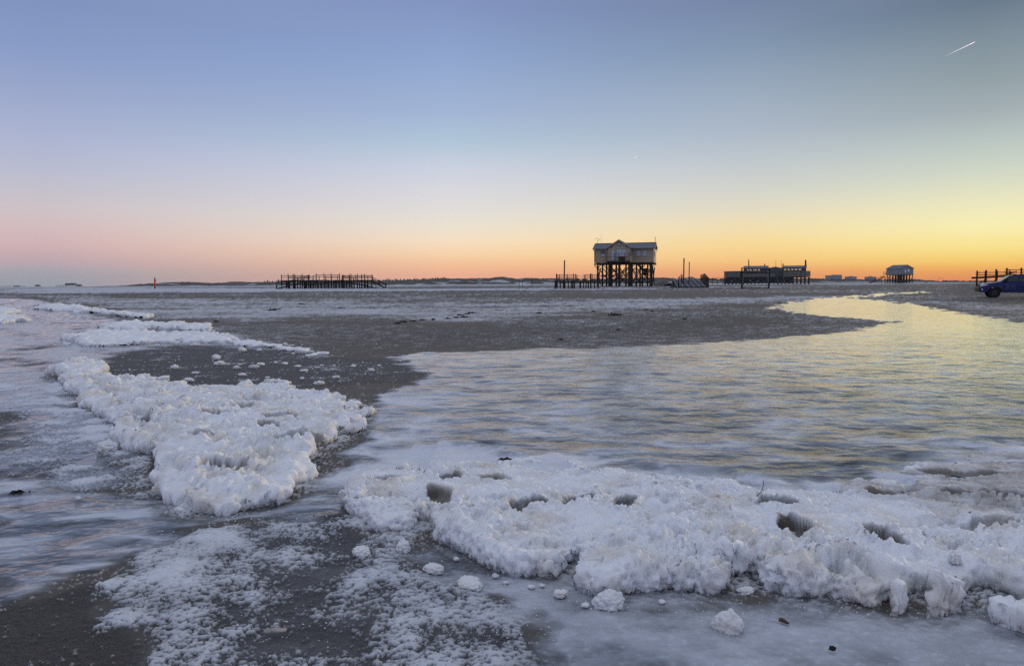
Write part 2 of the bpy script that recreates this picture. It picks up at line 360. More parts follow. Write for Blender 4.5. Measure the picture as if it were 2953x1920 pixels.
def build_ground():
    inv = np.linspace(1/1.95, 1/240.0, 690)
    ys = np.concatenate([[-4000,-800,-150,-30,-8,-3,-1,0,.8,1.4,1.75], 1/inv, [300,380,480,600,760,1000,1400,2000,3500,9000,30000]])
    s = np.concatenate([np.linspace(-.92, .92, 1080)])
    w = np.abs(ys)+1.0
    core = w[:, None]*s[None, :]
    left = np.stack([core[:,0]-k for k in (30000, 3000, 200, 30, 5)], 1); right = np.stack([core[:,-1]+k for k in (5, 30, 200, 3000, 30000)], 1)
    Xg = np.concatenate([left, core, right], 1); Yg = np.repeat(ys[:, None], Xg.shape[1], 1)
    x = Xg.ravel(); y = Yg.ravel(); N = len(x)
    near = (y > 1.7) & (y < 260)
    z = gz(y).copy()
    D = {}
    for k, p in POLY.items():
        p = np.array(p); mg = 4+0.15*p[:,1].max()
        sel = near & (x > p[:,0].min()-mg) & (x < p[:,0].max()+mg) & (y > p[:,1].min()-mg) & (y < p[:,1].max()+mg)
        d = np.full(N, -50.0); d[sel] = sdf(x[sel], y[sel], p); D[k] = d
    xn, yn = x[near], y[near]
    def full(a): r = np.zeros(N); r[near] = a; return r
    nA = full(fbm2(xn*.9, yn*.9, 4, 1)); nB = full(fbm2(xn*4, yn*4, 4, 2)); nC = full(fbm2(xn*27, yn*36, 3, 3)); nD = full(fbm2(xn*75, yn*95, 2, 4))
    nL = fbm2(x/34, y/13, 5, 5); nM = fbm2(x/5.5, y/4.0, 5, 6)
    nS = full(fbm2(xn*.9+2*nA[near], yn*2.8+1.5*nA[near], 4, 7))            # streaks
    def inside(k, soft, wob=0.0, n=None):
        d = D[k] + wob*(nA if n is None else n); return sstep(-soft, soft, d)
    dist = np.maximum(y, 1)
    # far beach: frost dusting in patches
    want = .20+.65*nL+.30*nM
    want = np.where(y < 14, .25+.4*nM, want)
    wet = np.clip(.10+.4*nL, 0, 1); ice = np.zeros(N); milk = np.full(N, .5)
    def blend(a, b, k): return a*(1-k)+b*k
    k = inside('band1', 4.5, 5.0, nM); want = blend(want, .60+.45*nM+.3*nL, k)
    k = inside('band2', 6, 8, nM); want = blend(want, .95+.3*nM, k)
    k = inside('tongue', 2.2, 2.5, nM)
    up = sstep(0, 9, D['tongue'])
    want = blend(want, .30-.33*up+.25*nM, k); wet = blend(wet, .38+.35*up+.3*nM, k)
    k = inside('rightfrost', 2, 2, nM); want = blend(want, .42+.3*nM, k)
    right_bank = sstep(0, 6, x-0.62*y+2)*sstep(30, 40, y); want = blend(want, np.minimum(want, .10+.25*nM), right_bank*(1-k)); wet = blend(wet, .5, right_bank*(1-k))
    k = inside('slush_shade', .25, .8, nA); want = blend(want, .38+1.05*nA+.75*nB+.55*nS, k); wet = blend(wet, .95, k)
    ksl = k
    k = inside('dark', .25, .6, nA); want = blend(want, .14+.40*nA+.65*nS, k); wet = blend(wet, .95, k)
    kd = k
    k = inside('drift', .5, .9, nM); want = blend(want, .62+.5*nA+.3*nB, k)
    k = inside('brown', .05, .12, nB); want = blend(want, .05+.25*nB, k); wet = blend(wet, .92, k)
    k = inside('crust', .06, .16, nB); want = blend(want, .46+.42*nB+.62*nA, k); wet = blend(wet, .95, k); kc = k
    k = inside('topleft', .1, .3, nB); want = blend(want, .05, k); wet = blend(wet, .8, k); ksl = ksl*(1-k)
    k = inside('underA', .05); want = blend(want, .18+.3*nB, k); wet = blend(wet, .95, k)
    ring = np.exp(-(np.minimum(D['underA'], 0)/.16)**2)+np.exp(-(np.minimum(D['slabB'], 0)/.09)**2); want = want+.22*np.clip(ring, 0, 1)*(1+1.5*nB)*(y < 11.5)
    # frost threshold: crumbly fine grain near, speckle far
    fine = .75*nC+.50*nD+.20*nB
    fine_far = full(fbm2(xn*2.2, yn*3.0, 3, 9))*.5+nC*.45
    gfar = sstep(9, 18, y)
    g = blend(fine, fine_far, gfar)
    wdt = blend(.075, .42, gfar)
    frost = sstep(-wdt, wdt, (want-.5)*1.15+g)
    frost = frost*blend(np.clip(.56+.45*(want-.4)+.35*nB, .38, .88), .62, gfar)
    # very far rows: nothing left to resolve
    frost = np.where(near, frost, np.clip(.45+.8*nL, .1, .8))
    # ice
    kl = inside('lake', .16, .22, nA)
    edge = full(fbm2(xn*1.3, yn*2.4, 4, 21)); kl = sstep(-.25, .25, D['lake']/np.maximum(.25, .03*dist)+edge*1.3)
    milkn = .32+.75*nA+.26*nB+.70*nS
    fringe = sstep(3.2, .4, D['lake'])*sstep(.9, -.5, (x+.15*y))*sstep(3.5, 4.8, y)
    milkn = milkn+.45*fringe
    back = np.array(GP([(1090,1068),(1300,1092),(1500,1108),(1700,1132),(1900,1148),(2110,1122),(2250,1062)]))
    yb = np.interp(x, back[:,0], back[:,1]); milkn = milkn+.62*sstep(.75, .0, y-yb)*(y > yb-.6)*(x > back[0,0]-.5)*(x < 6)
    su, sv = x*.97+y*.22, y*.97-x*.22; nW = full(fbm2(su[near]*1.3+1.2*nA[near], sv[near]*7+1.5*nA[near], 4, 15))
    swirl = sstep(4.9, 4.3, y)*sstep(-.3, -.8, x); milkn = blend(milkn, .20+1.7*nW+.35*nS+.25*nB, swirl)
    ice = np.maximum(ice, kl); milk = blend(milk, np.clip(milkn, 0, 1), kl)
    polish = np.clip(.16+.80*sstep(.1, .50, x/np.maximum(y, 1))*sstep(5.5, 13, y)+.25*nS+.15*nA, .03, 1); polish = np.maximum(polish, .45*swirl); wet = blend(wet, polish, kl)
    frost_l = .75*sstep(.50, .95, milkn+.25*nC)*sstep(14, 6, y)*(1-swirl*.6)
    frost = blend(frost, frost_l, kl)
    ks = inside('sheet', .10, .22, nB); wet = blend(wet, np.clip(.30+.5*nA, .05, .7), ks)
    ice = blend(ice, 1, ks); milk = blend(milk, np.clip(.38+.60*nA+.35*nB+.25*nC, 0, 1), ks); frost = blend(frost, .34*sstep(-.1, .35, nA+.3*nB)+.16*sstep(.26, .46, nC+.3*nB), ks)
    ice = np.maximum(ice, ksl*.85*sstep(-.25, .2, nA*.6-nB*.3+.15)); milk = blend(milk, np.clip(.24+.6*nA+.3*nB, 0, 1), ksl)
    ice = np.maximum(ice, kc*.22); milk = np.where(kc > .5, np.clip(.18+.35*nA+.3*nB, 0, 1), milk)
    # relief
    amp = sstep(60, 12, y)
    z += full(0.012*nA[near]+.006*nB[near])*amp*(1-.7*kl)
    z += frost*(1-kl)*(1-ks)*np.where(near, .007+.009*sstep(9, 4, y), 0)*amp
    z += full(.004*nC[near])*(1-kl)*(1-ks)*amp
    z += kl*amp*full(.018*fbm2(xn*1.1, yn*1.8, 3, 31)+.008*fbm2(xn*2.8, yn*3.6, 2, 32))
    z += (sstep(.9, .1, np.abs(y-yb-.15)))*(y > yb-.7)*(x > back[0,0]-.3)*(x < 6)*full(.012+.05*np.clip(fbm2(xn*1.6, yn*2.6, 3, 33)+.15, 0, 1))
    z -= .012*ks
    attr = np.stack([np.clip(frost,0,1), np.clip(ice,0,1), np.clip(milk,0,1), np.clip(wet,0,1)], 1)
    R, Cn = Xg.shape
    idx = np.arange(N).reshape(R, Cn)
    Q = np.stack([idx[:-1,:-1], idx[:-1,1:], idx[1:,1:], idx[1:,:-1]], -1).reshape(-1, 4)
    o = npmesh('beach_ground', np.stack([x, y, z], 1), Q, M['ground'], {'cover': attr})
    return tag(o, 'frozen tidal beach of sand, frost and glossy ice', None, None, 'structure')
build_ground()

# ------------------------------------------------------------------ snow slabs
def worley2(x, y, seed=0):
    ix = np.floor(x).astype(np.int64); iy = np.floor(y).astype(np.int64); zz = np.zeros_like(ix); m = np.full(x.shape, 9.0)
    for a in (-1,0,1):
        for b in (-1,0,1):
            h = _h(ix+a, iy+b, zz, seed); m = np.minimum(m, (ix+a+(h & 1023)/1024-x)**2+(iy+b+((h >> 10) & 1023)/1024-y)**2)
    return np.sqrt(m)
DIRT = np.array(GP([(1990,1150),(2110,1118),(2250,1060),(2500,1030),(2600,1180),(2480,1240),(2330,1215),(2200,1210),(2080,1190)]))
def slab(name, label, poly, step, thick, outline=(.06,.45), lump=.22, relief=(.35,.95), bumps=((.036,.018),(.016,.013)), holes=(), seed=0, stepy=None, mat_=None, wall=1.0, cat='snow slab', group=None, cut=None, gaps=.0):
    """a snow crust over a ground polygon: rounded broken edge, clods, hollows and trodden holes"""
    p = np.array(GP(poly)); stepy = stepy or step
    x0, y0 = p.min(0)-.15; x1, y1 = p.max(0)+.15
    gx = np.arange(x0, x1, step); gy = np.arange(y0, y1, stepy)
    Xg, Yg = np.meshgrid(gx, gy); x = Xg.ravel(); y = Yg.ravel()
    s = sdf(x, y, p)-.02
    oa, os_ = outline
    s = s+oa*fbm2(x/os_, y/os_, 3, seed+1)+oa*.35*fbm2(x/(os_*.35), y/(os_*.35), 2, seed+2)
    if cut is not None: s = cut(x, y, s)
    T = thick(x, y)*(1+.35*fbm2(x/.7, y/.7, 2, seed+5))
    w = np.maximum(wall*np.abs(T), 2.2*step)
    S = s.reshape(Xg.shape); gyv, gxv = np.gradient(S, stepy, step)
    for _ in range(2):
        for a in (gxv, gyv): a[1:-1,1:-1] = (a[1:-1,1:-1]*2+a[:-2,1:-1]+a[2:,1:-1]+a[1:-1,:-2]+a[1:-1,2:])/6
    gl = np.sqrt(gxv**2+gyv**2)+.35; gnx = (gxv/gl).ravel(); gny = (gyv/gl).ravel()
    t = np.clip(s/w, 0, 1)
    sp = np.interp(t, [0,.12,.3,.55,.8,1], [.40,.14,.02,.06,.28,1])*w
    zp = np.interp(t, [0,.12,.3,.55,.8,1], [-.25,.10,.42,.80,.99,1])
    ins = s > -1.6*max(step, stepy)
    sh = np.where(t < 1, sp-s, 0)
    X_ = x+gnx*sh; Y_ = y+gny*sh
    top = sstep(.35, 1.0, t)
    wx = x+.30*lump*fbm2(x/(.6*lump), y/(.6*lump), 3, seed+30); wy = y+.30*lump*fbm2(x/(.6*lump)+9, y/(.6*lump), 3, seed+31)
    L = .22*(1-1.9*worley2(wx/lump, wy/lump, seed+8)**2)+.62*(.45+1.4*fbm2(wx/(lump*.7), wy/(lump*.7), 5, seed+9, .66))+.16*(1-1.9*worley2(wx/(lump*.22), wy/(lump*.22), seed+10)**2)
    rough = sstep(-.30, .35, fbm2(x/(lump*3.2), y/(lump*3.2), 3, seed+12))
    c1 = relief[0]+(relief[1]-relief[0])*rough
    hol = sstep(.10, .34, fbm2(x/(lump*1.5), y/(lump*1.15), 3, seed+14))
    f = 1+c1*(L-.42)-(.62+gaps)*hol*(.35+.65*rough)
    z = T*zp*(1-top+top*f)
    slush_shade = np.zeros_like(z)  # hole mask: wet sandy floor, walls darkened as painted overhang shade
    for (hx, hy, rx_, ry_, an, dep) in holes:
        c = G(hx, hy); dx = x-c[0]; dy = y-c[1]; ca_, sa_ = math.cos(an), math.sin(an)
        rx_ *= .88; ry_ *= 1.0
        q = np.sqrt(((dx*ca_+dy*sa_)/rx_)**2+((-dx*sa_+dy*ca_)/ry_)**2)+.30*perlin2(x/.07, y/.07, seed+40)+.10*perlin2(x/.03, y/.03, seed+41)
        z = z+.38*T*np.exp(-((q-1.35)/.30)**2)*top
        m_ = sstep(1.12, .80, q)*dep; z = z*(1-m_)+.004*m_; slush_shade = np.maximum(slush_shade, sstep(1.22, .98, q)*dep)
    z = z+gz(Y_)
    V = np.stack([X_, Y_, z], 1)
    # grains and clods pushed out along the surface
    Vg = V.reshape(*Xg.shape, 3); du = np.gradient(Vg, axis=1); dv = np.gradient(Vg, axis=0)
    nr = np.cross(du, dv).reshape(-1, 3); nr /= np.linalg.norm(nr, axis=1)[:, None]+1e-9
    keep = ins.copy(); disp = np.zeros(len(V)); Vk = V[keep]; dd = 0
    patch = np.clip(.85+1.0*fbm2(Vk[:,0]/.4, Vk[:,1]/.4, 2, seed+77), .25, 1.5)
    for i, (sz, am) in enumerate(bumps):
        wv = worley3(Vk/sz+17.7*i, seed+60+i); dd = dd+am*patch*(np.clip(1-1.6*wv*wv, -.6, 1)-.55)
    disp[keep] = dd*sstep(-.25, .35, t[keep])*(1+.7*sstep(1, .6, t[keep]))*np.clip(T[keep]/.05, .35, 1)*(1-slush_shade[keep])
    V = V+nr*disp[:, None]
    R, Cn = Xg.shape; idx = np.arange(R*Cn).reshape(R, Cn)
    Q = np.stack([idx[:-1,:-1], idx[:-1,1:], idx[1:,1:], idx[1:,:-1]], -1).reshape(-1, 4)
    Q = Q[keep[Q].all(1)]
    used = np.unique(Q); mp = np.full(len(V), -1); mp[used] = np.arange(len(used))
    dirt = sstep(-.25, .25, sdf(x[used], y[used], DIRT)+.35*fbm2(x[used]/.35, y[used]/.35, 3, 55))*np.clip(.75+.8*fbm2(x[used]/.12, y[used]/.12, 3, 56), .2, 1)
    at4 = np.stack([slush_shade[used], sstep(.35, .02, zp[used]), dirt, 0*slush_shade[used]+1], 1)
    o = npmesh(name, V[used], mp[Q], mat_ or M['snow'], {'soil_shade': at4})
    return tag(o, label, cat, group, 'thing')

frontB = np.array(GP([(800,1195),(880,1240),(960,1238),(1000,1262),(1070,1292),(1180,1342),(1260,1345),(1330,1378),(1400,1390),(1560,1382),(1700,1392),(1850,1397),(2050,1428),(2220,1432),(2379,1445),(2600,1460)]))
def thickB(x, y):
    d = y-np.interp(x, frontB[:,0], frontB[:,1])
    return np.interp(d, [-.3, .0, .35, .8, 1.5, 2.4], [.112, .112, .100, .080, .052, .028])*np.interp(x, [-1.4,-.6,.5,3], [.75,.85,1,1.05])
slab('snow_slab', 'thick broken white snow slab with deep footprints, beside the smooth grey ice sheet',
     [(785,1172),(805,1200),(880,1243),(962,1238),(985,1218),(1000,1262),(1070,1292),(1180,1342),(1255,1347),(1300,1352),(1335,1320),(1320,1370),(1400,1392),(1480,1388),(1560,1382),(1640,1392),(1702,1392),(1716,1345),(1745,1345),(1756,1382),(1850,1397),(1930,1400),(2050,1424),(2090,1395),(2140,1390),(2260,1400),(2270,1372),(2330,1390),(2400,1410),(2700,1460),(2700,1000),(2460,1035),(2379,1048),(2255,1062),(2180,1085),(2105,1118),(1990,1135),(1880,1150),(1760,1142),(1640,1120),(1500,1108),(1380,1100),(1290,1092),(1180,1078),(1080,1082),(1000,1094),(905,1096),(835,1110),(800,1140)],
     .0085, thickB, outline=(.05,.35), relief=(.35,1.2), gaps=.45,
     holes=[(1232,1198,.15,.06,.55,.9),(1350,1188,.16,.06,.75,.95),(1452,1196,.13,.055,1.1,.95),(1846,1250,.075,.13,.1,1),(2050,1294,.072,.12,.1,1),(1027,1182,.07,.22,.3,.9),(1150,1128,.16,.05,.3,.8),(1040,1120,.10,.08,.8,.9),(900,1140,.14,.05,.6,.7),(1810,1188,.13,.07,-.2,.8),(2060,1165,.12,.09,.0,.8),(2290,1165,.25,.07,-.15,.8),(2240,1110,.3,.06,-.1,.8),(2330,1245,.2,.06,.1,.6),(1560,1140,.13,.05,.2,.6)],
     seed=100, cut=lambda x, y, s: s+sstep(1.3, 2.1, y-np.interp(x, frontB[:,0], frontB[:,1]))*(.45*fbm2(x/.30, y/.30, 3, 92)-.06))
def thickA(x, y): 
    d = x-np.interp(y, [4,5,6,7.5,9,11], [-1.6,-2.3,-3.2,-4.6,-6.2,-7.6])
    return np.interp(d, [-.2,.5,1.4,2.6,3.6], [.105,.098,.088,.072,.055])
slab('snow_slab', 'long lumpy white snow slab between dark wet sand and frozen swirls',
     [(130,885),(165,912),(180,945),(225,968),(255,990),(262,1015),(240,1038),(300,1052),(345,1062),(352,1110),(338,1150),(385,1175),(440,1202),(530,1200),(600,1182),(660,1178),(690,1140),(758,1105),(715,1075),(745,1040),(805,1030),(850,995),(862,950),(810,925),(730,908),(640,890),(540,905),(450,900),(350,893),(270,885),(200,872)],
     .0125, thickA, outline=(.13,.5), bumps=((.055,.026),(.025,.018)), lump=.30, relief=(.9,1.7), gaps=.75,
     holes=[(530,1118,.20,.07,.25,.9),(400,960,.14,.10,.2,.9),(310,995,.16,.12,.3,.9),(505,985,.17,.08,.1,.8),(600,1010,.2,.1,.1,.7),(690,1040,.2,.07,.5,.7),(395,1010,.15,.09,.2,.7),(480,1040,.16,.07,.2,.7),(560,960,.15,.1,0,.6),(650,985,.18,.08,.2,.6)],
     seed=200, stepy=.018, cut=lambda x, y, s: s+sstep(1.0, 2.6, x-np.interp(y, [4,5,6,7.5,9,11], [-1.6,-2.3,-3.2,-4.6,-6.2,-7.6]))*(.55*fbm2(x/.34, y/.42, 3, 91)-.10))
slab('snow_slab', 'low rounded drift of white snow at the corner of the dark wet sand patch',
     [(108,868),(150,882),(215,878),(255,868),(240,856),(200,850),(150,855)], .02, lambda x, y: .13+0*x, outline=(.15,.5), bumps=((.12,.05),(.05,.02)), lump=.35, relief=(.6,1.1), seed=300, stepy=.03, wall=.7)
slab('snow_slab', 'long curved white snow drift on the far edge of the dark wet sand patch',
     [(152,795),(165,802),(215,806),(300,802),(360,800),(420,792),(480,796),(560,806),(640,812),(740,826),(760,822),(650,804),(560,792),(500,780),(470,776),(400,778),(300,775),(235,772),(190,783)], .045, lambda x, y: np.interp(x, [-14,-9,-4], [.13,.08,.04]), outline=(.7,1.2), bumps=((.20,.07),(.09,.03)), lump=.5, relief=(.6,1.3), gaps=.5, seed=400, stepy=.07, mat_=M['snow_far'])
slab('snow_slab', 'narrow white snow drift with a dark hollow edge behind the curved drift',
     [(232,758),(248,768),(300,770),(345,766),(420,768),(500,772),(480,760),(400,754),(300,752)], .06, lambda x, y: .11+0*x, outline=(.7,1.2), bumps=((.25,.09),(.11,.04)), lump=.55, relief=(.6,1.3), gaps=.5, seed=500, stepy=.10, mat_=M['snow_far'], cut=lambda x, y, s: np.where(fbm2(x/1.6, y/3.0, 2, 77) > .42, -.5, s))
slab('snow_slab', 'flat white snow drift along the slushy shore below the far stilt buildings',
     [(88,716),(120,724),(180,724),(260,732),(340,742),(330,736),(230,722),(160,712),(105,708)], .09, lambda x, y: .12+0*x, outline=(1.2,2), bumps=((.35,.10),(.15,.05)), lump=.8, relief=(.6,1.3), gaps=.5, seed=600, stepy=.16, mat_=M['snow_far'])
slab('snow_slab', 'white snow cake lying alone on the slushy shore ice',
     [(-40,745),(0,756),(36,752),(62,744),(40,738),(0,735)], .06, lambda x, y: .12+0*x, outline=(.7,1.2), bumps=((.25,.09),(.11,.04)), lump=.55, relief=(.6,1.3), gaps=.5, seed=700, stepy=.10, mat_=M['snow_far'])
slab('snow_slab', 'second smaller snow cake farther out on the slushy shore ice',
     [(-40,725),(10,732),(50,727),(30,719),(-10,716)], .08, lambda x, y: .12+0*x, outline=(.5,1.5), bumps=((.3,.09),(.13,.04)), lump=.7, relief=(.6,1.3), gaps=.5, seed=800, stepy=.14, mat_=M['snow_far'])
slab('snow_slab', 'broken wedge of snow crust tipped off the edge of the footprint slab',
     [(2052,1428),(2058,1400),(2085,1375),(2120,1390),(2120,1425),(2102,1448)], .006, lambda x, y: .14+0*x, outline=(.03,.2), seed=900, wall=.38)
slab('snow_slab', 'angular snow block split from the footprint slab with a sharp lower corner',
     [(2128,1460),(2124,1420),(2150,1392),(2200,1388),(2262,1405),(2240,1432),(2180,1445)], .006, lambda x, y: .15+0*x, outline=(.03,.2), seed=950, wall=.38)
slab('snow_slab', 'low strip of dirty snow crust at the end of the grey ice sheet',
     [(2290,1440),(2300,1420),(2340,1425),(2420,1440),(2480,1470),(2400,1480)], .008, lambda x, y: .08+0*x, outline=(.04,.2), seed=980, wall=.38)

# ------------------------------------------------------------------ loose snow lumps
def lump_mesh(seed, sub=5, rough=1.0):
    bm = bmesh.new(); bmesh.ops.create_icosphere(bm, subdivisions=sub, radius=1.0)
    P = np.array([v.co[:] for v in bm.verts]); rs = np.random.RandomState(seed)
    sc = np.array([1, rs.uniform(.65,.95), rs.uniform(.55,.8)])
    d = .22*perlin3(P*1.2+seed*3.3, seed)+rough*(.34*(1-1.6*worley3(P*1.5+seed, seed)**2)+.20*(1-1.6*worley3(P*3.4+seed, seed+1)**2)+.09*(1-1.6*worley3(P*8+seed, seed+2)**2))-.25
    P = P*(1+.55*d)[:, None]
    for _ in range(5):          # broken faces
        nrm = rs.normal(size=3); nrm /= np.linalg.norm(nrm); k = P@nrm-rs.uniform(.55, .85); P = P-np.outer(np.where(k > 0, k*.62, 0), nrm)
    P = P*(1+.22*(1-1.6*worley3(P*2.6+seed, seed+5)**2)+.13*(1-1.6*worley3(P*6+seed, seed+6)**2))[:, None]*sc
    P[:,2] = np.where(P[:,2] < -.35, -.35+(P[:,2]+.35)*.15, P[:,2])
    for v, c in zip(bm.verts, P): v.co = c
    me = bpy.data.meshes.new('snow_lump'); bm.to_mesh(me); bm.free(); me.shade_smooth(); me.materials.append(M['snow_lump']); return me
LUMPS = [lump_mesh(11+i) for i in range(9)]
rnd = random.Random(5)
def lump(dx, dy, wpx, label, group=None, hs=1.0, k=None, cat='snow lump', rz=None, zoff=0.0):
    """a lump whose foot is at pixel (dx, dy) and that is about wpx wide there"""
    x, y = G(dx, dy); sc = .5*wpx/(F_SRC/D2S)*math.hypot(y, CAM_H)/1.12
    o = obj('snow_lump', LUMPS[rnd.randrange(9) if k is None else k]); y += sc*.6
    o.location = (x, y, float(gz(y))+.20*sc*hs+zoff); o.rotation_euler = (0, 0, rnd.uniform(0, 6.28) if rz is None else rz); o.scale = (sc, sc, sc*hs)
    return tag(o, label, cat, group)
lump(838,1292,46,'pale snow lump between the frosted crust and the slab notch', k=0)
lump(936,1280,42,'smooth cream snow lump resting at the foot of the footprint slab', hs=1.2, k=1)
lump(1090,1370,54,'crumbling icy snow lump standing on thin grey ice', k=2)
lump(1006,1330,40,'glazed grey snow lump half sunk in frosted crust', hs=.8, k=3)
lump(938,1104,30,'knobbly cream snow lump perched on the rim of the footprint slab', hs=1.25, k=4, zoff=.04)
lump(1692,1466,62,'upright snow lump lying alone on the smooth grey ice sheet', hs=1.35, k=5)
lump(1305,1385,30,'small snow lump wedged at the foot of the slab wall', k=6)
lump(1420,1412,66,'fallen snow spur leaning against the slab wall', hs=1.0, k=8)
lump(1735,1380,40,'snow rubble lying inside the dark notch of the slab', hs=.8, k=0)
lump(2222,1365,34,'round snow knob sitting on top of the angular snow block', hs=1.3, k=1, zoff=.12)
lump(244,1050,48,'rounded snow lump broken from the long lumpy slab', k=3)
lump(272,1030,52,'cream boulder of snow leaning on the long lumpy slab', hs=1.1, k=4)
lump(180,1160,14,'tiny white ice pebble on the dark frozen swirl', k=1)
lump(165,942,26,'grey glazed snow lump beside the end of the long slab', k=6)
lump(210,993,22,'flat pale snow lump on dark ice below the long slab', hs=.5, k=7)
lump(155,803,17,'snow lump standing apart at the tip of the curved drift', k=2)
lump(192,858,18,'rounded snow knob on top of the low drift', hs=1.1, k=3, zoff=.12)
for (a, b, c) in [(300,885,26),(330,880,30),(372,886,36),(350,880,20),(404,856,18),(436,886,22),(452,868,14),(508,848,22),(548,856,13),(556,848,9),(588,854,24),(604,848,20),(640,843,10),(660,846,14),(690,852,16),(735,855,14),(748,850,10),(500,834,24),(365,802,10),(452,803,18),(520,800,12),(560,815,24),(600,815,16),(680,822,10),(860,862,18),(880,850,10),(820,852,14),(775,850,9),(705,862,18),(560,872,20),(620,878,14),(780,878,18),(660,893,26),(740,893,22),(700,880,12)]:
    lump(a, b, c, 'small snow lump scattered on the dark wet sand patch', 'snow lumps on the dark wet sand', hs=rnd.uniform(.5, 1.0))
for (a, b, c) in [(975,1190,22),(1175,1355,14),(1235,1365,16),(1260,1362,12),(1360,1408,18),(1540,1400,16),(1700,1420,14),(1150,1340,14),(1060,1300,14)]:
    lump(a, b, c, 'little snow crumb lying on the ice below the footprint slab wall', 'snow crumbs below the slab wall', hs=rnd.uniform(.6, 1.0))
# loose crumbs too many to count
def crumbs():
    rs = np.random.RandomState(3); base = np.array([(1,0,0),(-1,0,0),(0,1,0),(0,-1,0),(0,0,1),(0,0,-1)], float); fc = [(0,2,4),(2,1,4),(1,3,4),(3,0,4),(2,0,5),(1,2,5),(3,1,5),(0,3,5)]
    V, Fc = [], []
    def put(x, y, r):
        n = len(V); b = base*rs.uniform(.6, 1.2, (6, 1))*r; V.extend([(x+q[0], y+q[1], float(gz(y))+q[2]*.7+r*.3+.006) for q in b]); Fc.extend([tuple(n+i for i in f) for f in fc])
    zones = [((330,1230,800,1530), 420), ((0,1000,340,1140), 260), ((480,1190,800,1225), 140), ((880,1280,1300,1500), 260), ((1300,1395,2379,1440), 200), ((700,930,1000,1000), 120), ((1300,1080,2250,1140), 130), ((240,800,1000,890), 200)]
    for (a, b, c, d), n in zones:
        for _ in range(n):
            x, y = G(rs.uniform(a, c), rs.uniform(b, d)); put(x, y, rs.uniform(.6, 2.0)**2*.0012*max(1, y*.35))
    me = bpy.data.meshes.new('snow_crumbs'); me.from_pydata(V, [], Fc); me.materials.append(M['snow_far'])
    tag(obj('snow_crumbs', me), 'fine white snow crumbs sprinkled over ice and sand', 'snow crumbs', None, 'stuff')
crumbs()

# ------------------------------------------------------------------ stilt house with clock
def gable_prism(x0, x1, y0, y1, z0, zt, axis):
    """triangular prism: ridge along axis ('x' or 'y')"""
    if axis == 'x':
        ym = (y0+y1)/2; v = [(x0,y0,z0),(x1,y0,z0),(x1,y1,z0),(x0,y1,z0),(x0,ym,zt),(x1,ym,zt)]
        return v, [(0,3,2,1),(0,1,5,4),(2,3,4,5),(1,2,5),(3,0,4)]
    xm = (x0+x1)/2; v = [(x0,y0,z0),(x1,y0,z0),(x1,y1,z0),(x0,y1,z0),(xm,y0,zt),(xm,y1,zt)]
    return v, [(0,3,2,1),(1,2,5,4),(3,0,4,5),(0,1,4),(2,3,5)]
def slope_slab(name, a, b, c, d, th, mt, parent):
    """roof plane through four corners with a thickness"""
    n = (Vector(b)-Vector(a)).cross(Vector(d)-Vector(a)).normalized()
    if n.z < 0: n = -n
    v = [Vector(q) for q in (a,b,c,d)]+[Vector(q)-n*th for q in (a,b,c,d)]
    return pymesh(name, v, [(0,1,2,3),(7,6,5,4),(0,4,5,1),(1,5,6,2),(2,6,7,3),(3,7,4,0)], mt, parent)
def window(parent, c, w, h, nrm, pane_mat, depth=.10, bars=0, fr=.08):
    """framed window centred at c on a wall; nrm 'y-' faces the front, 'x+' the right side"""
    c = Vector(c); e = Vector((0, 0, 1))
    r, n = {'y-': (Vector((1,0,0)), Vector((0,-1,0))), 'x+': (Vector((0,1,0)), Vector((1,0,0))), 'x-': (Vector((0,1,0)), Vector((-1,0,0)))}[nrm]
    def slab_(name, p, q, d0, d1, m, par):
        lo = c+r*p[0]+e*p[1]+n*d0; hi = c+r*q[0]+e*q[1]+n*d1
        return box(name, [min(lo[i], hi[i]) for i in range(3)], [max(lo[i], hi[i]) for i in range(3)], m, par)
    pane = slab_('window', (-w/2,-h/2), (w/2,h/2), -.02, .03, pane_mat, parent)
    def sub(p, q, d1=depth*.7, m=M['frame'], nm='frame'):
        o = slab_(nm, p, q, -.02, d1, m, parent); mw = o.matrix_basis.copy(); o.parent = pane; o.matrix_parent_inverse = pane.matrix_basis.inverted(); o.matrix_basis = mw; return o
    sub((-w/2-fr,-h/2), (-w/2,h/2)); sub((w/2,-h/2), (w/2+fr,h/2)); sub((-w/2-fr,h/2), (w/2+fr,h/2+fr)); sub((-w/2-fr,-h/2-fr), (w/2+fr,-h/2), depth, M['frame'], 'sill')
    for i in range(bars):
        k = -w/2+w*(i+1)/(bars+1); sub((k-.03,-h/2), (k+.03,h/2), depth*.6)
    return pane
def adopt(child, par):
    """make child a sub-part of par, both given in their thing's coordinates"""
    mw = child.matrix_basis.copy(); child.parent = par; child.matrix_parent_inverse = par.matrix_basis.inverted(); child.matrix_basis = mw; return child
H = empty('stilt_house', at(1801, 170), math.radians(-16), 'beige wooden house on tall stilts with clock gable and red balcony', 'house')
WX0, WX1, BX0, BX1, YB = -7.25, 6.75, -3.05, 1.9, -6.0
FZ, EZ, RZ_, BZ = 5.75, 9.15, 10.55, 10.85
box('wall', (WX0, 0, FZ), (WX1, 6, EZ), M['wall'], H); box('wall', (BX0, YB, FZ+.02), (BX1, .05, EZ-.02), M['wall'], H)
v, f = gable_prism(WX0, WX1, 0, 6, EZ-.01, RZ_-.12, 'x'); pymesh('gable_wall', v, f, M['wall'], H)
v, f = gable_prism(BX0, BX1, YB+.003, 3, EZ-.03, BZ-.12, 'y'); pymesh('gable_wall', v, f, M['wall'], H)
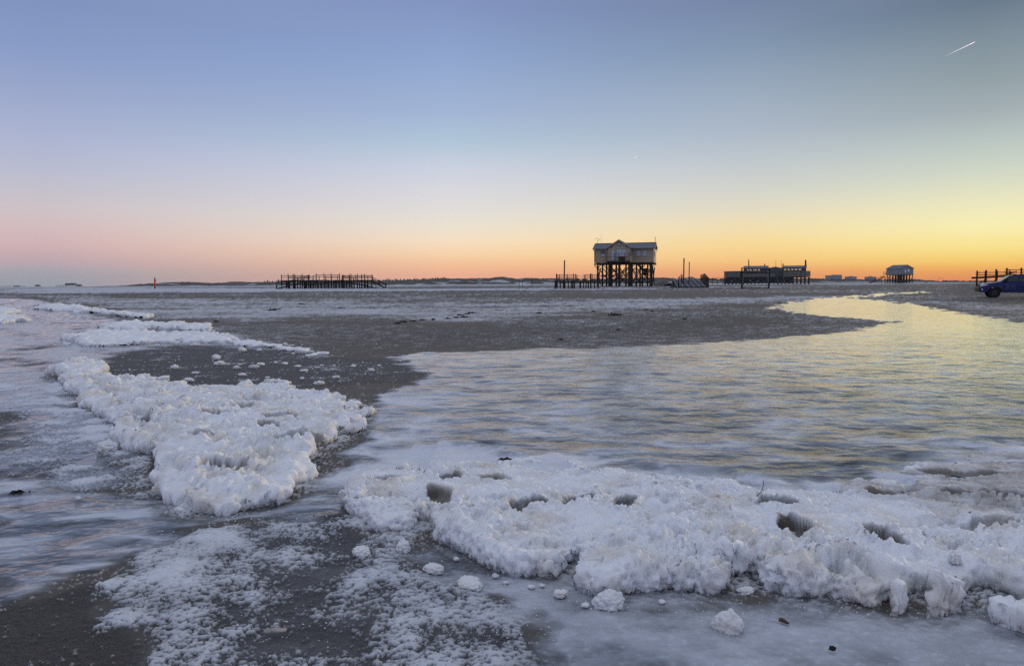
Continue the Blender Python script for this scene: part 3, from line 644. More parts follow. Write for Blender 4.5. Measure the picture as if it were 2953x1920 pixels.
for k in range(1, 40):      # board joints stand a little proud of the wall
    xx = WX0+k*.35
    if xx > WX1-.05: break
    if not (BX0-.1 < xx < BX1+.1): box('batten', (xx-.025, -.02, FZ+.03), (xx+.025, .02, EZ-.05), M['wall'], H)
ov = .45
sl1 = slope_slab('roof', (WX0-ov,-ov,EZ-.10), (WX1+ov,-ov,EZ-.10), (WX1+ov,3,RZ_), (WX0-ov,3,RZ_), .12, M['roof'], H)
slope_slab('roof', (WX0-ov,6+ov,EZ-.10), (WX0-ov,3,RZ_), (WX1+ov,3,RZ_), (WX1+ov,6+ov,EZ-.10), .12, M['roof'], H)
bm_ = (BX0+BX1)/2
for sgn, xe in ((-1, BX0-.55), (1, BX1+.55)):
    slope_slab('roof', (xe, YB-.5, EZ-.18), (bm_, YB-.5, BZ), (bm_, 3, BZ), (xe, 3, EZ-.18), .12, M['roof'], H)
    beam('barge_board', (xe, YB-.53, EZ-.26), (bm_, YB-.53, BZ-.07), .05, .24, M['trim'], H)
beam('ridge_cap', (WX0-ov, 3, RZ_+.03), (WX1+ov, 3, RZ_+.03), .25, .08, M['gutter'], H)
beam('gutter', (WX0-ov, -ov-.06, EZ-.14), (BX0-.55, -ov-.06, EZ-.14), .14, .12, M['gutter'], H); beam('gutter', (BX1+.55, -ov-.06, EZ-.14), (WX1+ov, -ov-.06, EZ-.14), .14, .12, M['gutter'], H)
for xx in (WX0-.02, WX1+.02, BX1+.02): box('corner_board', (xx-.07, (-.07 if xx != BX1+.02 else YB-.04), FZ), (xx+.07, (.05 if xx != BX1+.02 else YB+.06), EZ-.12), M['trim'], H)
for sx_ in (-1, 1):     # barge boards on the end gables
    xx = WX0-ov if sx_ < 0 else WX1+ov
    beam('barge_board', (xx, -ov, EZ-.20), (xx, 3, RZ_-.10), .05, .2, M['gutter'], H); beam('barge_board', (xx, 6+ov, EZ-.20), (xx, 3, RZ_-.10), .05, .2, M['gutter'], H)
window(H, (-5.25, 0, 7.6), 1.0, .65, 'y-', M['blind']); window(H, (-5.25, 0, 8.27), 1.0, .55, 'y-', M['glassdark'])
window(H, (3.25, 0, 7.9), .95, 1.25, 'y-', M['blind']); window(H, (4.75, 0, 7.9), .95, 1.25, 'y-', M['blind'])
window(H, (-1.75+1.7, YB, 7.75), 2.3, 1.75, 'y-', M['blind'], bars=0); 
dr = window(H, (-1.95, YB, 7.25), .95, 2.5, 'y-', M['blind'], bars=0); dr.name = 'door'
adopt(box('handle', (-1.6, YB-.12, 7.0), (-1.55, YB-.03, 7.15), M['metal'], H), dr)
window(H, (BX1, -4.6, 7.95), .9, 1.4, 'x+', M['glassdark']); window(H, (BX1, -1.9, 7.95), .9, 1.4, 'x+', M['glassdark']); window(H, (WX1, 3, 7.9), .9, 1.3, 'x+', M['glassdark'])
def disc(name, c, r, th, m, parent, n=28):
    v = [(c[0]+r*math.cos(2*math.pi*i/n), c[1]+d, c[2]+r*math.sin(2*math.pi*i/n)) for d in (0, -th) for i in range(n)]
    return pymesh(name, v, [tuple(range(n, 2*n))[::-1], tuple(range(n))]+[(i, (i+1) % n, (i+1) % n+n, i+n) for i in range(n)], m, parent)
ck = disc('clock', (bm_, YB-.01, 9.85), .44, .08, M['gutter'], H); adopt(disc('clock_face', (bm_, YB-.091, 9.85), .33, .01, M['blind'], H), ck)
adopt(beam('hand', (bm_, YB-.112, 9.85), (bm_+.16, YB-.112, 9.93), .05, .01, M['metal'], H), ck); adopt(beam('hand', (bm_, YB-.112, 9.85), (bm_-.06, YB-.112, 10.1), .04, .01, M['metal'], H), ck)
for xx in (-2.45, -2.2, 1.05, 1.3): beam('floodlight', (xx, YB-.25, 9.25), (xx, YB, 9.35), .17, .16, M['metal'], H)
# balcony
bal = box('balcony', (BX0-.35, YB-1.5, FZ-.05), (BX1+.1, YB-.02, FZ+.12), M['wood'], H)
bxs = [BX0-.3, BX0+1.6, BX0+2.6, BX0+4.0, BX1+.02]
for xx in bxs: adopt(beam('post', (xx, YB-1.45, FZ+.1), (xx, YB-1.45, FZ+1.95), .11, .11, M['redwood'], H), bal)
for zz, hh in ((1.92, .10), (1.15, .08), (.35, .08)): adopt(beam('rail', (BX0-.55, YB-1.46, FZ+zz), (BX1+.12, YB-1.46, FZ+zz), hh, .06, M['redwood'], H), bal)
for xx in (BX0-.3, BX1+.02):
    for zz in (1.90, 1.13): adopt(beam('rail', (xx, YB-1.4, FZ+zz), (xx, YB, FZ+zz), .06, .08, M['redwood'], H), bal)
adopt(box('panel', (BX0+2.65, YB-1.44, FZ+.15), (BX0+3.95, YB-1.40, FZ+1.15), M['redwood'], H), bal)
# sub-floor grid and stilts
for yy in (.15, 3, 5.85): beam('floor_beam', (WX0-.1, yy, FZ-.28), (WX1+.3, yy, FZ-.28), .45, .3, M['wood'], H)
for xx in (-6.6,-3.1,.3,1.75,4.2,6.5): beam('floor_beam', (xx, -.4 if not BX0-.2 < xx < BX1+.2 else YB-1.4, FZ-.13), (xx, 6.4, FZ-.13), .25, .24, M['wood'], H)
for yy in (YB+.2, YB+3): beam('floor_beam', (BX0-.3, yy, FZ-.30), (BX1+.2, yy, FZ-.30), .42, .3, M['wood'], H)
cols_ = [(-6.5,.2),(-3.1,.2),(.3,.2),(1.75,.2),(4.2,.2),(6.4,.2),(-5.2,5.8),(-1.9,5.8),(.9,5.8),(3.1,5.8),(5.6,5.8),(-2.9,-5.7),(1.7,-5.7),(-2.9,-2.9),(1.7,-2.9),(-.6,-5.7),(-5.8,3),(-2.4,3),(2.5,3),(5.2,3)]
for (xx, yy) in cols_: pole('stilt', (xx, yy, -.4), (xx, yy, FZ-.3), .42, M['wood'], H)
def xbrace(a, b, z0=.5, z1=4.6, both=True, d=.26):
    beam('brace', (*a, z0), (*b, z1), d, d*.7, M['wood'], H)
    if both: beam('brace', (*a, z1), (*b, z0), d, d*.7, M['wood'], H)
for a, b in [((-6.5,.0),(-3.1,.0)),((-3.1,.0),(.3,.0)),((1.75,.0),(4.2,.0)),((4.2,.0),(6.4,.0)),((-5.2,6),(-1.9,6)),((-1.9,6),(.9,6)),((.9,6),(3.1,6)),((3.1,6),(5.6,6)),((-2.9,-5.9),(1.7,-5.9)),((-2.9,-2.7),(1.7,-2.7)),((1.9,-5.7),(1.9,-2.9)),((-6.7,.2),(-6.7,5.8)),((6.6,.2),(6.6,5.8)),((-5.8,3),(-2.4,3)),((-2.4,3),(2.5,3)),((2.5,3),(5.2,3)),((-2.7,-5.7),(-2.7,-2.9))]: xbrace(a, b)
for a, b in [((-6.5,.1),(-3.1,.1)),((-3.1,.1),(.3,.1)),((-2.9,-5.6),(1.7,-5.6))]: beam('tie_beam', (*a, 2.6), (*b, 2.6), .16, .2, M['wood'], H)
for (xx, yy) in [(-6.5,.2),(6.4,.2),(-5.2,5.8),(.9,5.8),(4.2,.2)]:
    for sg in (-1, 1): beam('knee_brace', (xx, yy, FZ-1.3), (xx+sg*.75, yy, FZ-.45), .13, .16, M['wood'], H)
# open stair behind, and the tank
for sg in (0, 1): beam('stair_string', (2.6, 2.2+sg*1.1, FZ-.2), (5.1, 2.2+sg*1.1, 2.9), .08, .3, M['wood'], H)
for k in range(11):
    q = k/10.5; xx = 2.6+2.5*q; zz = FZ-.25-2.6*q; beam('tread', (xx, 2.2, zz), (xx, 3.3, zz), .28, .05, M['greywood'], H)
box('landing', (4.6, 1.6, 2.75), (6.0, 3.8, 2.9), M['wood'], H); pole('tank', (4.9, 1.2, 2.6), (4.9, 1.2, 4.35), 1.05, M['wood'], H, n=16)
for (a, b) in [((2.5,-.5,5.2),(1.9,-.9,.4)), ((3.1,-.6,4.2),(2.6,-1.0,.2)), ((5.8,1.0,2.6),(6.6,.6,.2)), ((6.1,-.5,4.8),(6.25,-.6,.3)), ((.95,-5.95,.1),(.95,-5.95,5.0))]: beam('hand_rail', a, b, .05, .05, M['greywood'], H)
for pts in [[(WX0-.25,-.45,EZ-.2),(WX0-.06,-.12,EZ-.75),(WX0-.06,-.12,4.9),(-6.65,-.1,4.35),(-6.65,-.1,.1)], [(WX1+.5,5.9,EZ-.2),(WX1+.1,6.1,EZ-.9),(WX1+.1,6.1,5.0)]]:
    for a, b in zip(pts, pts[1:]): beam('downpipe', a, b, .09, .09, M['trim'], H)
beam('beam_end', (WX0+1.4, -.45, FZ-.10), (WX0+2.3, -.45, FZ-.10), .08, .05, M['white'], H)
# aerials
mast = pole('aerial', (WX0+.15, 3, RZ_), (WX0+.15, 3, RZ_+.75), .07, M['metal'], H)
for a, b in [((0,.7),(.35,.72)),((.35,.72),(.35,1.25)),((.35,1.25),(-.35,1.3)),((-.35,1.3),(-.65,.95)),((.35,1.0),(.9,1.0))]: adopt(beam('arm', (WX0+.15+a[0], 3, RZ_+a[1]), (WX0+.15+b[0], 3, RZ_+b[1]), .06 if b[0] < .8 else .025, .06, M['metal'], H), mast)
pole('whip_aerial', (WX0+1.1, 3, RZ_), (WX0+1.1, 3, RZ_+2.3), .035, M['metal'], H, n=6)
mast = pole('aerial', (WX1+.25, 3, RZ_-.3), (WX1+.25, 3, RZ_+1.4), .08, M['metal'], H)
for zz, ww in ((.55,.5),(1.1,.4),(.3,.15)): adopt(beam('arm', (WX1+.25-ww, 3, RZ_+zz), (WX1+.25+ww*.3, 3, RZ_+zz), .03, .03, M['metal'], H), mast)
for (yy, zz) in ((1.2, 9.35), (4.8, 9.35)): beam('gable_bracket', (WX1+.1, yy, zz), (WX1+.75, yy, zz+.1), .25, .12, M['metal'], H)

# ------------------------------------------------------------------ timber platforms on the beach
def rails(T, pts, zs, w=.10, h=.05, m=None, name='rail', dy=0.0):
    for a, b in zip(pts, pts[1:]):
        for q in zs: beam(name, (a[0], a[1]+dy, a[2]+q), (b[0], b[1]+dy, b[2]+q), h, w, m or M['redwood'], T)
def zx6(x): return (x-1085)*.01087          # photo measure -> metres on the long platform
PL = empty('timber_platform', at(780+1085/6.61, 148), math.radians(9), 'long low timber platform with railings and ramps at both ends', 'platform')
DZ = 1.78; W6 = 4.6
for k in range(24):
    xa = zx6(215)+k*(zx6(1945)-zx6(215))/24; box('deck_plank', (xa+.02, -.1, DZ-.07), (xa+(zx6(1945)-zx6(215))/24-.02, W6+.1, DZ+(.01 if k % 3 else .02)), M['wood'], PL)
for yy in (0, W6): beam('deck_beam', (zx6(215), yy, DZ-.22), (zx6(1945), yy, DZ-.22), .3, .16, M['wood'], PL)
for row, yy in ((0, 0.0), (1, W6/2), (2, W6)):
    for xp in ([240,362,455,487,580,655,695,735,780,825,870,905,970,1030,1100,1162,1240,1308,1380,1445,1510,1590,1650,1735,1785,1850,1925] if row == 0 else range(260+row*30, 1940, 150)):
        pole('stilt', (zx6(xp), yy, -.35), (zx6(xp), yy, DZ-.1), .24 if xp not in (970,1100,1308,1735) else .30, M['wood'], PL)
for seg, hh in (([240,362,455,487,620,750], 1.15), ([885,1027,1162,1315], 1.3), ([1380,1500,1535,1652,1738,1793,1935], 1.15)):
    for xp in seg: pole('railing_post', (zx6(xp), -.12, DZ-.5), (zx6(xp), -.12, DZ+hh+.07*((xp*7) % 3)), .17, M['redwood'], PL)
    rails(PL, [(zx6(seg[0])-.1, -.22, DZ), (zx6(seg[-1])+.15, -.22, DZ)], (hh-.25, hh-.62))
for xp in range(300, 1940, 118): pole('railing_post', (zx6(xp), W6+.1, DZ-.4), (zx6(xp), W6+.1, DZ+.95), .13, M['redwood'], PL)
rails(PL, [(zx6(300), W6+.2, DZ), (zx6(840), W6+.2, DZ)], (.8, .45)); rails(PL, [(zx6(990), W6+.2, DZ), (zx6(1935), W6+.2, DZ)], (.8, .45))
beam('guard_rail', (zx6(750), -.2, DZ+.62), (zx6(885), -.2, DZ+1.0), .08, .08, M['redwood'], PL); beam('guard_rail', (zx6(1380), -.2, DZ+.9), (zx6(1510), -.2, DZ+.6), .06, .06, M['redwood'], PL)
for k in range(17):     # slanting boards between the stilts
    xa = zx6(600)+k*.60
    for q in range(3): beam('brace', (xa, .9, DZ-.35-.38*q), (xa+1.15, .9, DZ-.80-.38*q), .05, .12, M['greywood'] if q == 1 else M['wood'], PL)
def ramp(T, a, b, width, mw=None, n=14, rail=True, posts=4, ph=1.0):
    """inclined boarded ramp from a (high) to b (low); width runs across"""
    a = Vector(a); b = Vector(b); d = (b-a); side = Vector((-d.y, d.x, 0)).normalized()*width/2
    for s_ in (-1, 1): beam('ramp_beam', a+side*s_-Vector((0,0,.12)), b+side*s_-Vector((0,0,.12)), .12, .22, mw or M['wood'], T)
    for k in range(n):
        p = a+d*((k+.5)/n); o = beam('ramp_board', p-side, p+side, d.length/n*.86, .05, mw or M['greywood'], T)
    if rail:
        for s_ in (-1, 1):
            for k in range(posts):
                p = a+d*(k/(posts-1)); pole('railing_post', p+side*s_-Vector((0,0,.35)), p+side*s_+Vector((0,0,ph)), .14, M['redwood'], T)
            for q in (ph-.15, ph*.5): beam('guard_rail', a+side*s_+Vector((0,0,q)), b+side*s_+Vector((0,0,q)), .08, .06, M['wood'], T)
ramp(PL, (zx6(750), -1.1, DZ), (zx6(165), -1.5, .05), 1.6, posts=4)
ramp(PL, (zx6(1930), W6*.5, DZ-.25), (zx6(2190), W6*.5+.3, .10), 1.8, posts=3, ph=.95)
ramp(PL, (zx6(1330), W6+1.2, DZ), (zx6(1990), W6+1.4, .10), 1.6, posts=4)

def zx1(x): return (x-400)*.01282
P2 = empty('timber_platform', at(1580+400/4.76, 124), math.radians(2), 'small timber landing platform with railings and one tall pole beside the stilt house', 'platform')
D2Z = 1.45
for k in range(12):
    xa = zx1(100)+k*zx1(1000)/12*1.0; xa = zx1(100)+k*(zx1(700)-zx1(100))/12; box('deck_plank', (xa+.015, 0, D2Z-.06), (xa+.625, 3.2, D2Z+(.01 if k % 2 else .025)), M['wood'], P2)
beam('deck_beam', (zx1(95), -.05, D2Z-.24), (zx1(702), -.05, D2Z-.24), .36, .16, M['wood'], P2); beam('deck_beam', (zx1(95), 3.2, D2Z-.24), (zx1(702), 3.2, D2Z-.24), .36, .16, M['wood'], P2)
for xp, dd in ((170,.22),(215,.26),(280,.2),(320,.2),(363,.26),(445,.3),(490,.2),(525,.2),(590,.26),(640,.2),(690,.28)): pole('stilt', (zx1(xp), 0, -.3), (zx1(xp), 0, D2Z-.1), dd, M['wood'], P2)
for xp in range(150, 700, 110): pole('stilt', (zx1(xp), 3.1, -.3), (zx1(xp), 3.1, D2Z-.1), .24, M['wood'], P2)
pole('stilt', (zx1(95), 0, -.3), (zx1(112), 0, D2Z-.1), .34, M['wood'], P2)
for xp, hh in ((115,1.2),(150,1.15),(185,1.1),(265,1.1),(350,1.22),(378,1.1),(398,1.0),(510,1.0),(530,1.12),(590,1.25),(617,1.15),(643,1.15),(672,1.1),(692,1.1)): pole('railing_post', (zx1(xp), -.1 if xp not in (150,185,530,617,643) else 3.1, D2Z-.3), (zx1(xp), -.1 if xp not in (150,185,530,617,643) else 3.1, D2Z+hh), .13, M['redwood'], P2)
rails(P2, [(zx1(115), -.18, D2Z), (zx1(398), -.18, D2Z)], (.92, .5)); rails(P2, [(zx1(510), -.18, D2Z), (zx1(695), -.18, D2Z)], (.92, .5)); rails(P2, [(zx1(150), 3.2, D2Z), (zx1(690), 3.2, D2Z)], (.72, .3), w=.06, h=.04)
tp = tag(pole('tall_pole', (0, 0, -.3), (.08, 0, 5.0), .23, M['redwood'], None), 'tall leaning timber pole standing through the small landing platform', 'pole')
tp.matrix_basis = Matrix.Translation(at(1580+222/4.76, 125.2)) @ tp.matrix_basis

# wide frosted ramp
RS = empty('boat_ramp', at(1995, 128), math.radians(-4), 'wide frosted lattice ramp with timber post railings', 'ramp')
def zx3(x): return (x-370)*.0113
A0, A1, RL, RH = zx3(140), zx3(602), 9.0, 1.65
for k in range(9):
    q = k/8; sh = zx3(235)-zx3(140); beam('ramp_board', (A0+.55*q*sh, RL*q, .10+RH*q), (A1, RL*q, .10+RH*q), .12, .075, M['lattice'], RS)
for k in range(6):
    q = k/5; beam('ramp_beam', (A0+.1+(A1-A0-.2)*q, 0, .04), (A0+.1+.55*(zx3(235)-zx3(140))+(A1-A0-.2-.55*(zx3(235)-zx3(140)))*q, RL, .06+RH), .08, .12, M['lattice'], RS)
box('ramp_toe', (A0-.25, -.25, -.2), (A1+.1, 0.0, .14), M['wood'], RS)
pymesh('ramp_underside', [(A0,0.05,-.1),(A1,0.05,-.1),(A1,RL,RH-.25),(A0+.6,RL,RH-.25),(A0,RL,-.1),(A1,RL,-.1)], [(0,1,2,3),(4,3,2,5),(0,3,4),(1,5,2),(0,4,5,1)], M['wood'], RS)
for k in range(7):
    q = k/6; xx = A1+.25+.10*k; pole('railing_post', (xx, -.2+RL*q*1.1, -.3), (xx, -.2+RL*q*1.1, 1.9+.9*min(1, q*2.2)-.35*q), .24-.01*k, M['wood'], RS)
    if k < 6: beam('guard_rail', (xx, -.2+RL*q*1.1, .9+1.0*min(1,q*2.2)), (xx+.1, -.2+RL*(k+1)/6*1.1, .9+1.0*min(1,(k+1)/6*2.2)), .1, .12, M['wood'], RS)
for k, (xp, zz, yy) in enumerate(((160,1.55,0),(198,2.05,2.2),(268,2.5,4.0),(302,2.3,6.0),(365,2.2,8.6),(382,2.0,9.5))): pole('railing_post', (zx3(xp), yy, -.3), (zx3(xp), yy, zz), .18, M['wood'], RS)
for a, b in (((165,0,1.2),(235,3,2.35)),((165,0,.75),(240,3,1.9)),((265,4,2.2),(365,8.6,2.1)),((265,4,1.75),(385,9.5,1.5))): beam('guard_rail', (zx3(a[0]),a[1],a[2]), (zx3(b[0]),b[1],b[2]), .08, .10, M['greywood'], RS)
for xp, top_, dd, lb in ((233, 5.45, .23, 'taller of the two timber poles beside the frosted ramp'), (320, 4.75, .17, 'shorter of the two timber poles beside the frosted ramp')):
    o = pole('timber_pole', (0,0,-.4), (.03,0,top_), dd, M['redwood'], None); p_ = at(1930+xp/5.667, 131.5); o.matrix_basis = Matrix.Translation(p_) @ o.matrix_basis; tag(o, lb, 'pole')
# goal-like timber frame
GF = empty('timber_goal', at(2178, 115), math.radians(-3), 'empty square timber frame standing on the sand before the long stilt restaurant', 'frame')
for xx, tp_ in ((-2.19, 3.45), (2.19, 3.4)):
    pole('post', (xx, 0, -.3), (xx, 0, tp_), .23, M['wood'], GF); beam('strut', (xx+(.17 if xx < 0 else -.17), -.05, -.1), (xx+(.17 if xx < 0 else -.17), -.05, 2.9), .09, .12, M['greywood'], GF)
beam('crossbar', (-2.2, -.1, 2.56), (2.2, -.1, 2.5), .22, .1, M['wood'], GF); beam('crossbar', (-2.2, -.1, .10), (2.2, -.1, .09), .2, .1, M['wood'], GF)

# ------------------------------------------------------------------ long stilt restaurant
RB = empty('stilt_restaurant', at(2208, 300), math.radians(-20), 'long low restaurant on stilts with glass wind screens and grey roofs', 'building')
k3 = .02605
def rx3(x): return (x-1577)*k3
def rz3(y): return (685-y)*k3
M['dkwall'] = mat('dark_timber_wall', (.022,.024,.027), .7, .2, 2); M['gwall'] = mat('grey_timber_wall', (.075,.075,.078), .7, .15, 2)
box('deck', (rx3(915), -1.5, 2.75), (rx3(2240), 9, 3.05), M['dkwall'], RB); box('skirt', (rx3(930), 0.5, .4), (rx3(1985), .7, 2.75), M['dkwall'], RB)
for xx in np.linspace(rx3(935), rx3(2230), 23):
    for yy in (-1.2, 4.0, 8.6): pole('stilt', (xx, yy, -.3), (xx, yy, 2.8), .3, M['dkwall'], RB, n=8)
for k in range(11):
    xa = rx3(980)+k*2.7; beam('brace', (xa, -1.3, .5), (xa+2.6, -1.3, 2.5), .14, .14, M['gwall'], RB)
    if k % 2: beam('brace', (xa, -1.3, 2.5), (xa+2.6, -1.3, .5), .14, .14, M['gwall'], RB)
def screen(x0, x1, n, z0, z1, y):
    for k in range(n):
        a = x0+(x1-x0)*k/n; b = x0+(x1-x0)*(k+1)/n
        box('screen_pane', (a+.06, y-.02, z0+.05), (b-.06, y+.02, z1-.05), M['windscreen'], RB); box('screen_post', (a-.06, y-.07, z0-.1), (a+.06, y+.07, z1+.05), M['dkwall'], RB)
    box('screen_post', (x1-.06, y-.07, z0-.1), (x1+.06, y+.07, z1+.05), M['dkwall'], RB); beam('screen_rail', (x0, y, z1+.02), (x1, y, z1+.02), .1, .1, M['dkwall'], RB)
screen(rx3(930), rx3(1180), 4, 3.1, 5.4, -1.45); screen(rx3(1210), rx3(1720), 7, 3.1, 4.6, -1.45); screen(rx3(1835), rx3(2240), 6, 3.1, 5.4, -1.45)
slope_slab('roof', (rx3(910),-1.9,5.62), (rx3(1232),-1.9,5.72), (rx3(1232),8,5.9), (rx3(910),8,5.8), .16, mat('red_edge_roof', (.07,.028,.026), .6), RB)
box('wall', (rx3(950), 1.5, 3.05), (rx3(1232), 7.8, 5.6), M['dkwall'], RB)
def hall(x0, x1, wins, zr):
    y0, y1 = 1.2, 7.5; zb, zt = 3.05, 7.0; s0, s1 = 5.85, 6.55
    for yy in (y0, y1):
        box('wall', (x0, yy-.1, zb), (x1, yy+.1, s0), M['gwall'], RB); box('wall', (x0, yy-.1, s1), (x1, yy+.1, zt), M['gwall'], RB)
        ed = [x0]+[q for w_ in wins for q in w_]+[x1]
        for a, b in zip(ed[::2], ed[1::2]): box('wall_pier', (a, yy-.1, s0), (b, yy+.1, s1), M['gwall'], RB)
        for a, b in wins: box('window', (a, yy-.02, s0), (b, yy+.02, s1), M['glass'], RB)
    for xx in (x0, x1): box('wall', (xx-.1, y0+.1, zb), (xx+.1, y1-.1, zt), M['gwall'], RB)
    ym = (y0+y1)/2
    slope_slab('roof', (x0-.4, y0-.5, zt-.05), (x1+.4, y0-.5, zt-.05), (x1+.1, ym, zr), (x0-.1, ym, zr), .14, M['roof'], RB); slope_slab('roof', (x0-.4, y1+.5, zt-.05), (x0-.1, ym, zr), (x1+.1, ym, zr), (x1+.4, y1+.5, zt-.05), .14, M['roof'], RB)
hall(rx3(1232), rx3(1600), [(rx3(a), rx3(b)) for a, b in ((1280,1312),(1322,1352),(1378,1400),(1408,1432),(1450,1480))], 7.95)
hall(rx3(1835), rx3(2180), [(rx3(a), rx3(b)) for a, b in ((1852,1888),(1905,1942),(1960,1995),(2012,2055),(2072,2115))], 7.85)
box('wall', (rx3(1605), .8, 3.05), (rx3(1830), 7, 6.75), M['gwall'], RB)
v, f = gable_prism(rx3(1600)-.2, rx3(1832)+.2, .5, 7.4, 6.7, 7.45, 'y'); pymesh('gable', v, f, M['roof'], RB)
for xp in (1650, 1700, 1745, 1790): box('window', (rx3(xp)-.45, .74, 5.6), (rx3(xp)+.45, .8, 6.5), M['glassdark'], RB)
for xp, zt in ((1555, 8.75), (1838, 8.75)): box('chimney', (rx3(xp)-.2, 3.8, 7.3), (rx3(xp)+.2, 4.2, zt), M['dkwall'], RB)
pymesh('roof_vent', [(rx3(1590),3.6,7.4),(rx3(1625),3.6,7.4),(rx3(1625),4.4,7.4),(rx3(1590),4.4,7.4),(rx3(1607),4,8.0)], [(0,1,4),(1,2,4),(2,3,4),(3,0,4),(3,2,1,0)], M['gwall'], RB)
for xp in (1733, 1815): pole('sail_mast', (rx3(xp), 0, 3.0), (rx3(xp)-.25, 0, 10.4), .28, M['gwall'], RB, taper=.25)
for s_ in (-1, 1): beam('stair_string', (rx3(1782)+s_*1.25, -1.5, 3.0), (rx3(1818)+s_*1.25, -5.6, .0), .12, .35, M['gwall'], RB)
for s_ in (-1, 1): beam('hand_rail', (rx3(1782)+s_*1.25, -1.5, 4.1), (rx3(1818)+s_*1.25, -5.6, 1.0), .08, .08, M['gwall'], RB)
for k in range(13):
    q = k/12; xx = rx3(1782)+(rx3(1818)-rx3(1782))*q; beam('tread', (xx-1.25, -1.5-4.1*q, 2.95-2.95*q), (xx+1.25, -1.5-4.1*q, 2.95-2.95*q), .32, .05, M['dkwall'], RB)
for xp in (990, 1052, 1335, 1458): box('lamp', (rx3(xp)-.1, -1.65, 1.2+.5*(xp % 2)), (rx3(xp)+.1, -1.5, 1.5+.5*(xp % 2)), M['white'], RB)
def flag(xp, z0, z1, fz0, fz1, fw, lean, lb, cloth):
    p_ = at(1930+xp/5.667, 298); T = empty('flag', p_, 0, lb, 'flag')
    pole('pole', (0,0,-.2), (lean, 0, z1), .12, M['metal'], T, n=8)
    v = []; n = 8
    for i in range(n+1):
        for j in range(5):
            q = i/n; r_ = j/4; v.append((lean*(fz0+(fz1-fz0)*q)/z1+fw*r_*(1-.25*abs(q-.5)), .18*math.sin(r_*5+q*4), fz0+(fz1-fz0)*q-.25*r_))
    me = pymesh('cloth', v, [(i*5+j, i*5+j+1, (i+1)*5+j+1, (i+1)*5+j) for i in range(n) for j in range(4)], cloth, T, True); md = me.modifiers.new('thickness', 'SOLIDIFY'); md.thickness = .03
flag(1297, 0, 10.9, 7.6, 10.4, .45, -.35, 'furled dark flag on a leaning pole before the restaurant roof', M['dkwall'])
flag(2208, 0, 10.4, 7.4, 10.2, .75, .0, 'dark banner flag on a pole at the end of the restaurant', M['dkwall'])
# low footbridge beside the restaurant
FB = empty('footbridge', at(2078, 285), 0, 'low timber footbridge leading to the stilt restaurant', 'footbridge')
box('deck', (-3.6, 0, 1.75), (3.2, 2, 1.95), M['wood'], FB)
for xx in (-3.3, -1.2, 1, 3): 
    pole('stilt', (xx, .2, -.2), (xx, .2, 1.8), .2, M['wood'], FB, n=8); pole('railing_post', (xx, .1, 1.8), (xx, .1, 2.9), .1, M['wood'], FB, n=8)
for zz in (2.4, 2.85): beam('rail', (-3.5, .1, zz), (3.2, .1, zz), .08, .08, M['wood'], FB)
# snow covered humps with rails behind the stilt house
for u, w_, lb in ((1915, 6.0, 'snowy mound with curved handrail behind the stilt house'), (1948, 9.0, 'snow covered sloped landing behind the wide frosted ramp')):
    T = empty('snowy_landing', at(u, 190), 0, lb, 'landing')
    n = 10; v = []
    for i in range(n+1):
        q = i/n; zz = 1.25*math.sin(math.pi*min(1, q*1.1))**.7 if u < 1930 else 1.8*q
        v += [(-w_/2+w_*q, 0, -.2), (-w_/2+w_*q, 0, zz), (-w_/2+w_*q, 3, zz), (-w_/2+w_*q, 3, -.2)]
    fcs = [(4*i+a, 4*i+4+a, 4*i+5+a, 4*i+1+a) for i in range(n) for a in range(3)]+[(0,1,2,3), tuple(4*n+k for k in (3,2,1,0))]
    pymesh('ramp', v, fcs, M['greywood'], T)
    for i in range(0, n+1, 2): pole('railing_post', (v[4*i+1][0], .05, v[4*i+1][2]-.2), (v[4*i+1][0], .05, v[4*i+1][2]+.8), .1, M['greywood'], T, n=8)
    for i in range(0, n-1, 2): beam('rail', (v[4*i+1][0], .05, v[4*i+1][2]+.7), (v[4*i+9][0], .05, v[4*i+9][2]+.7), .08, .08, M['greywood'], T)

# ------------------------------------------------------------------ white hut on stilts
k4 = .05153
HU = empty('stilt_hut', at(2330+1003/3.82, 400), math.radians(15.3), 'pale windowless hut on dark stilts with side stairs', 'hut')
M['hutwall'] = mat('pale_hut_boards', (.22,.22,.235), .6, .08, 2)
S = 9.6                                            # local x runs away to the right, y away to the left
box('wall', (0, 0, 4.9), (S, S, 8.5), M['hutwall'], HU)
for k in range(1, 12): box('batten', (k*.8-.03, -.03, 4.95), (k*.8+.03, .02, 8.4), M['hutwall'], HU)
v, f = gable_prism(0, S, 0.004, S-.004, 8.49, 10.3, 'y'); pymesh('gable_wall', v, f, M['hutwall'], HU)
slope_slab('roof', (-.4,-.5,8.35), (S/2,-.5,10.5), (S/2,S+.5,10.5), (-.4,S+.5,8.35), .15, M['roof'], HU); slope_slab('roof', (S+.4,-.5,8.35), (S+.4,S+.5,8.35), (S/2,S+.5,10.5), (S/2,-.5,10.5), .15, M['roof'], HU)
box('door', (3.6, -.05, 6.0), (4.4, .0, 7.6), M['white'], HU); box('hatch', (5.6, -.05, 6.6), (7.0, .0, 7.7), M['white'], HU)
for i in range(6):
    for j in range(5): pole('stilt', (.3+i*1.8, .3+j*2.2, -.3), (.3+i*1.8, .3+j*2.2, 4.95), .46, M['wood'], HU, n=8)
for i in range(5): 
    beam('brace', (.3+i*1.8, 0, .4), (2.1+i*1.8, 0, 4.5), .18, .16, M['wood'], HU)
    beam('brace', (0, .3+min(i,3)*2.2, 4.5), (0, 2.5+min(i,3)*2.2, .4), .18, .16, M['wood'], HU)
for zz in (4.75,): 
    for i in range(6): beam('floor_beam', (.3+i*1.8, -.3, zz), (.3+i*1.8, S+.3, zz), .3, .3, M['wood'], HU)
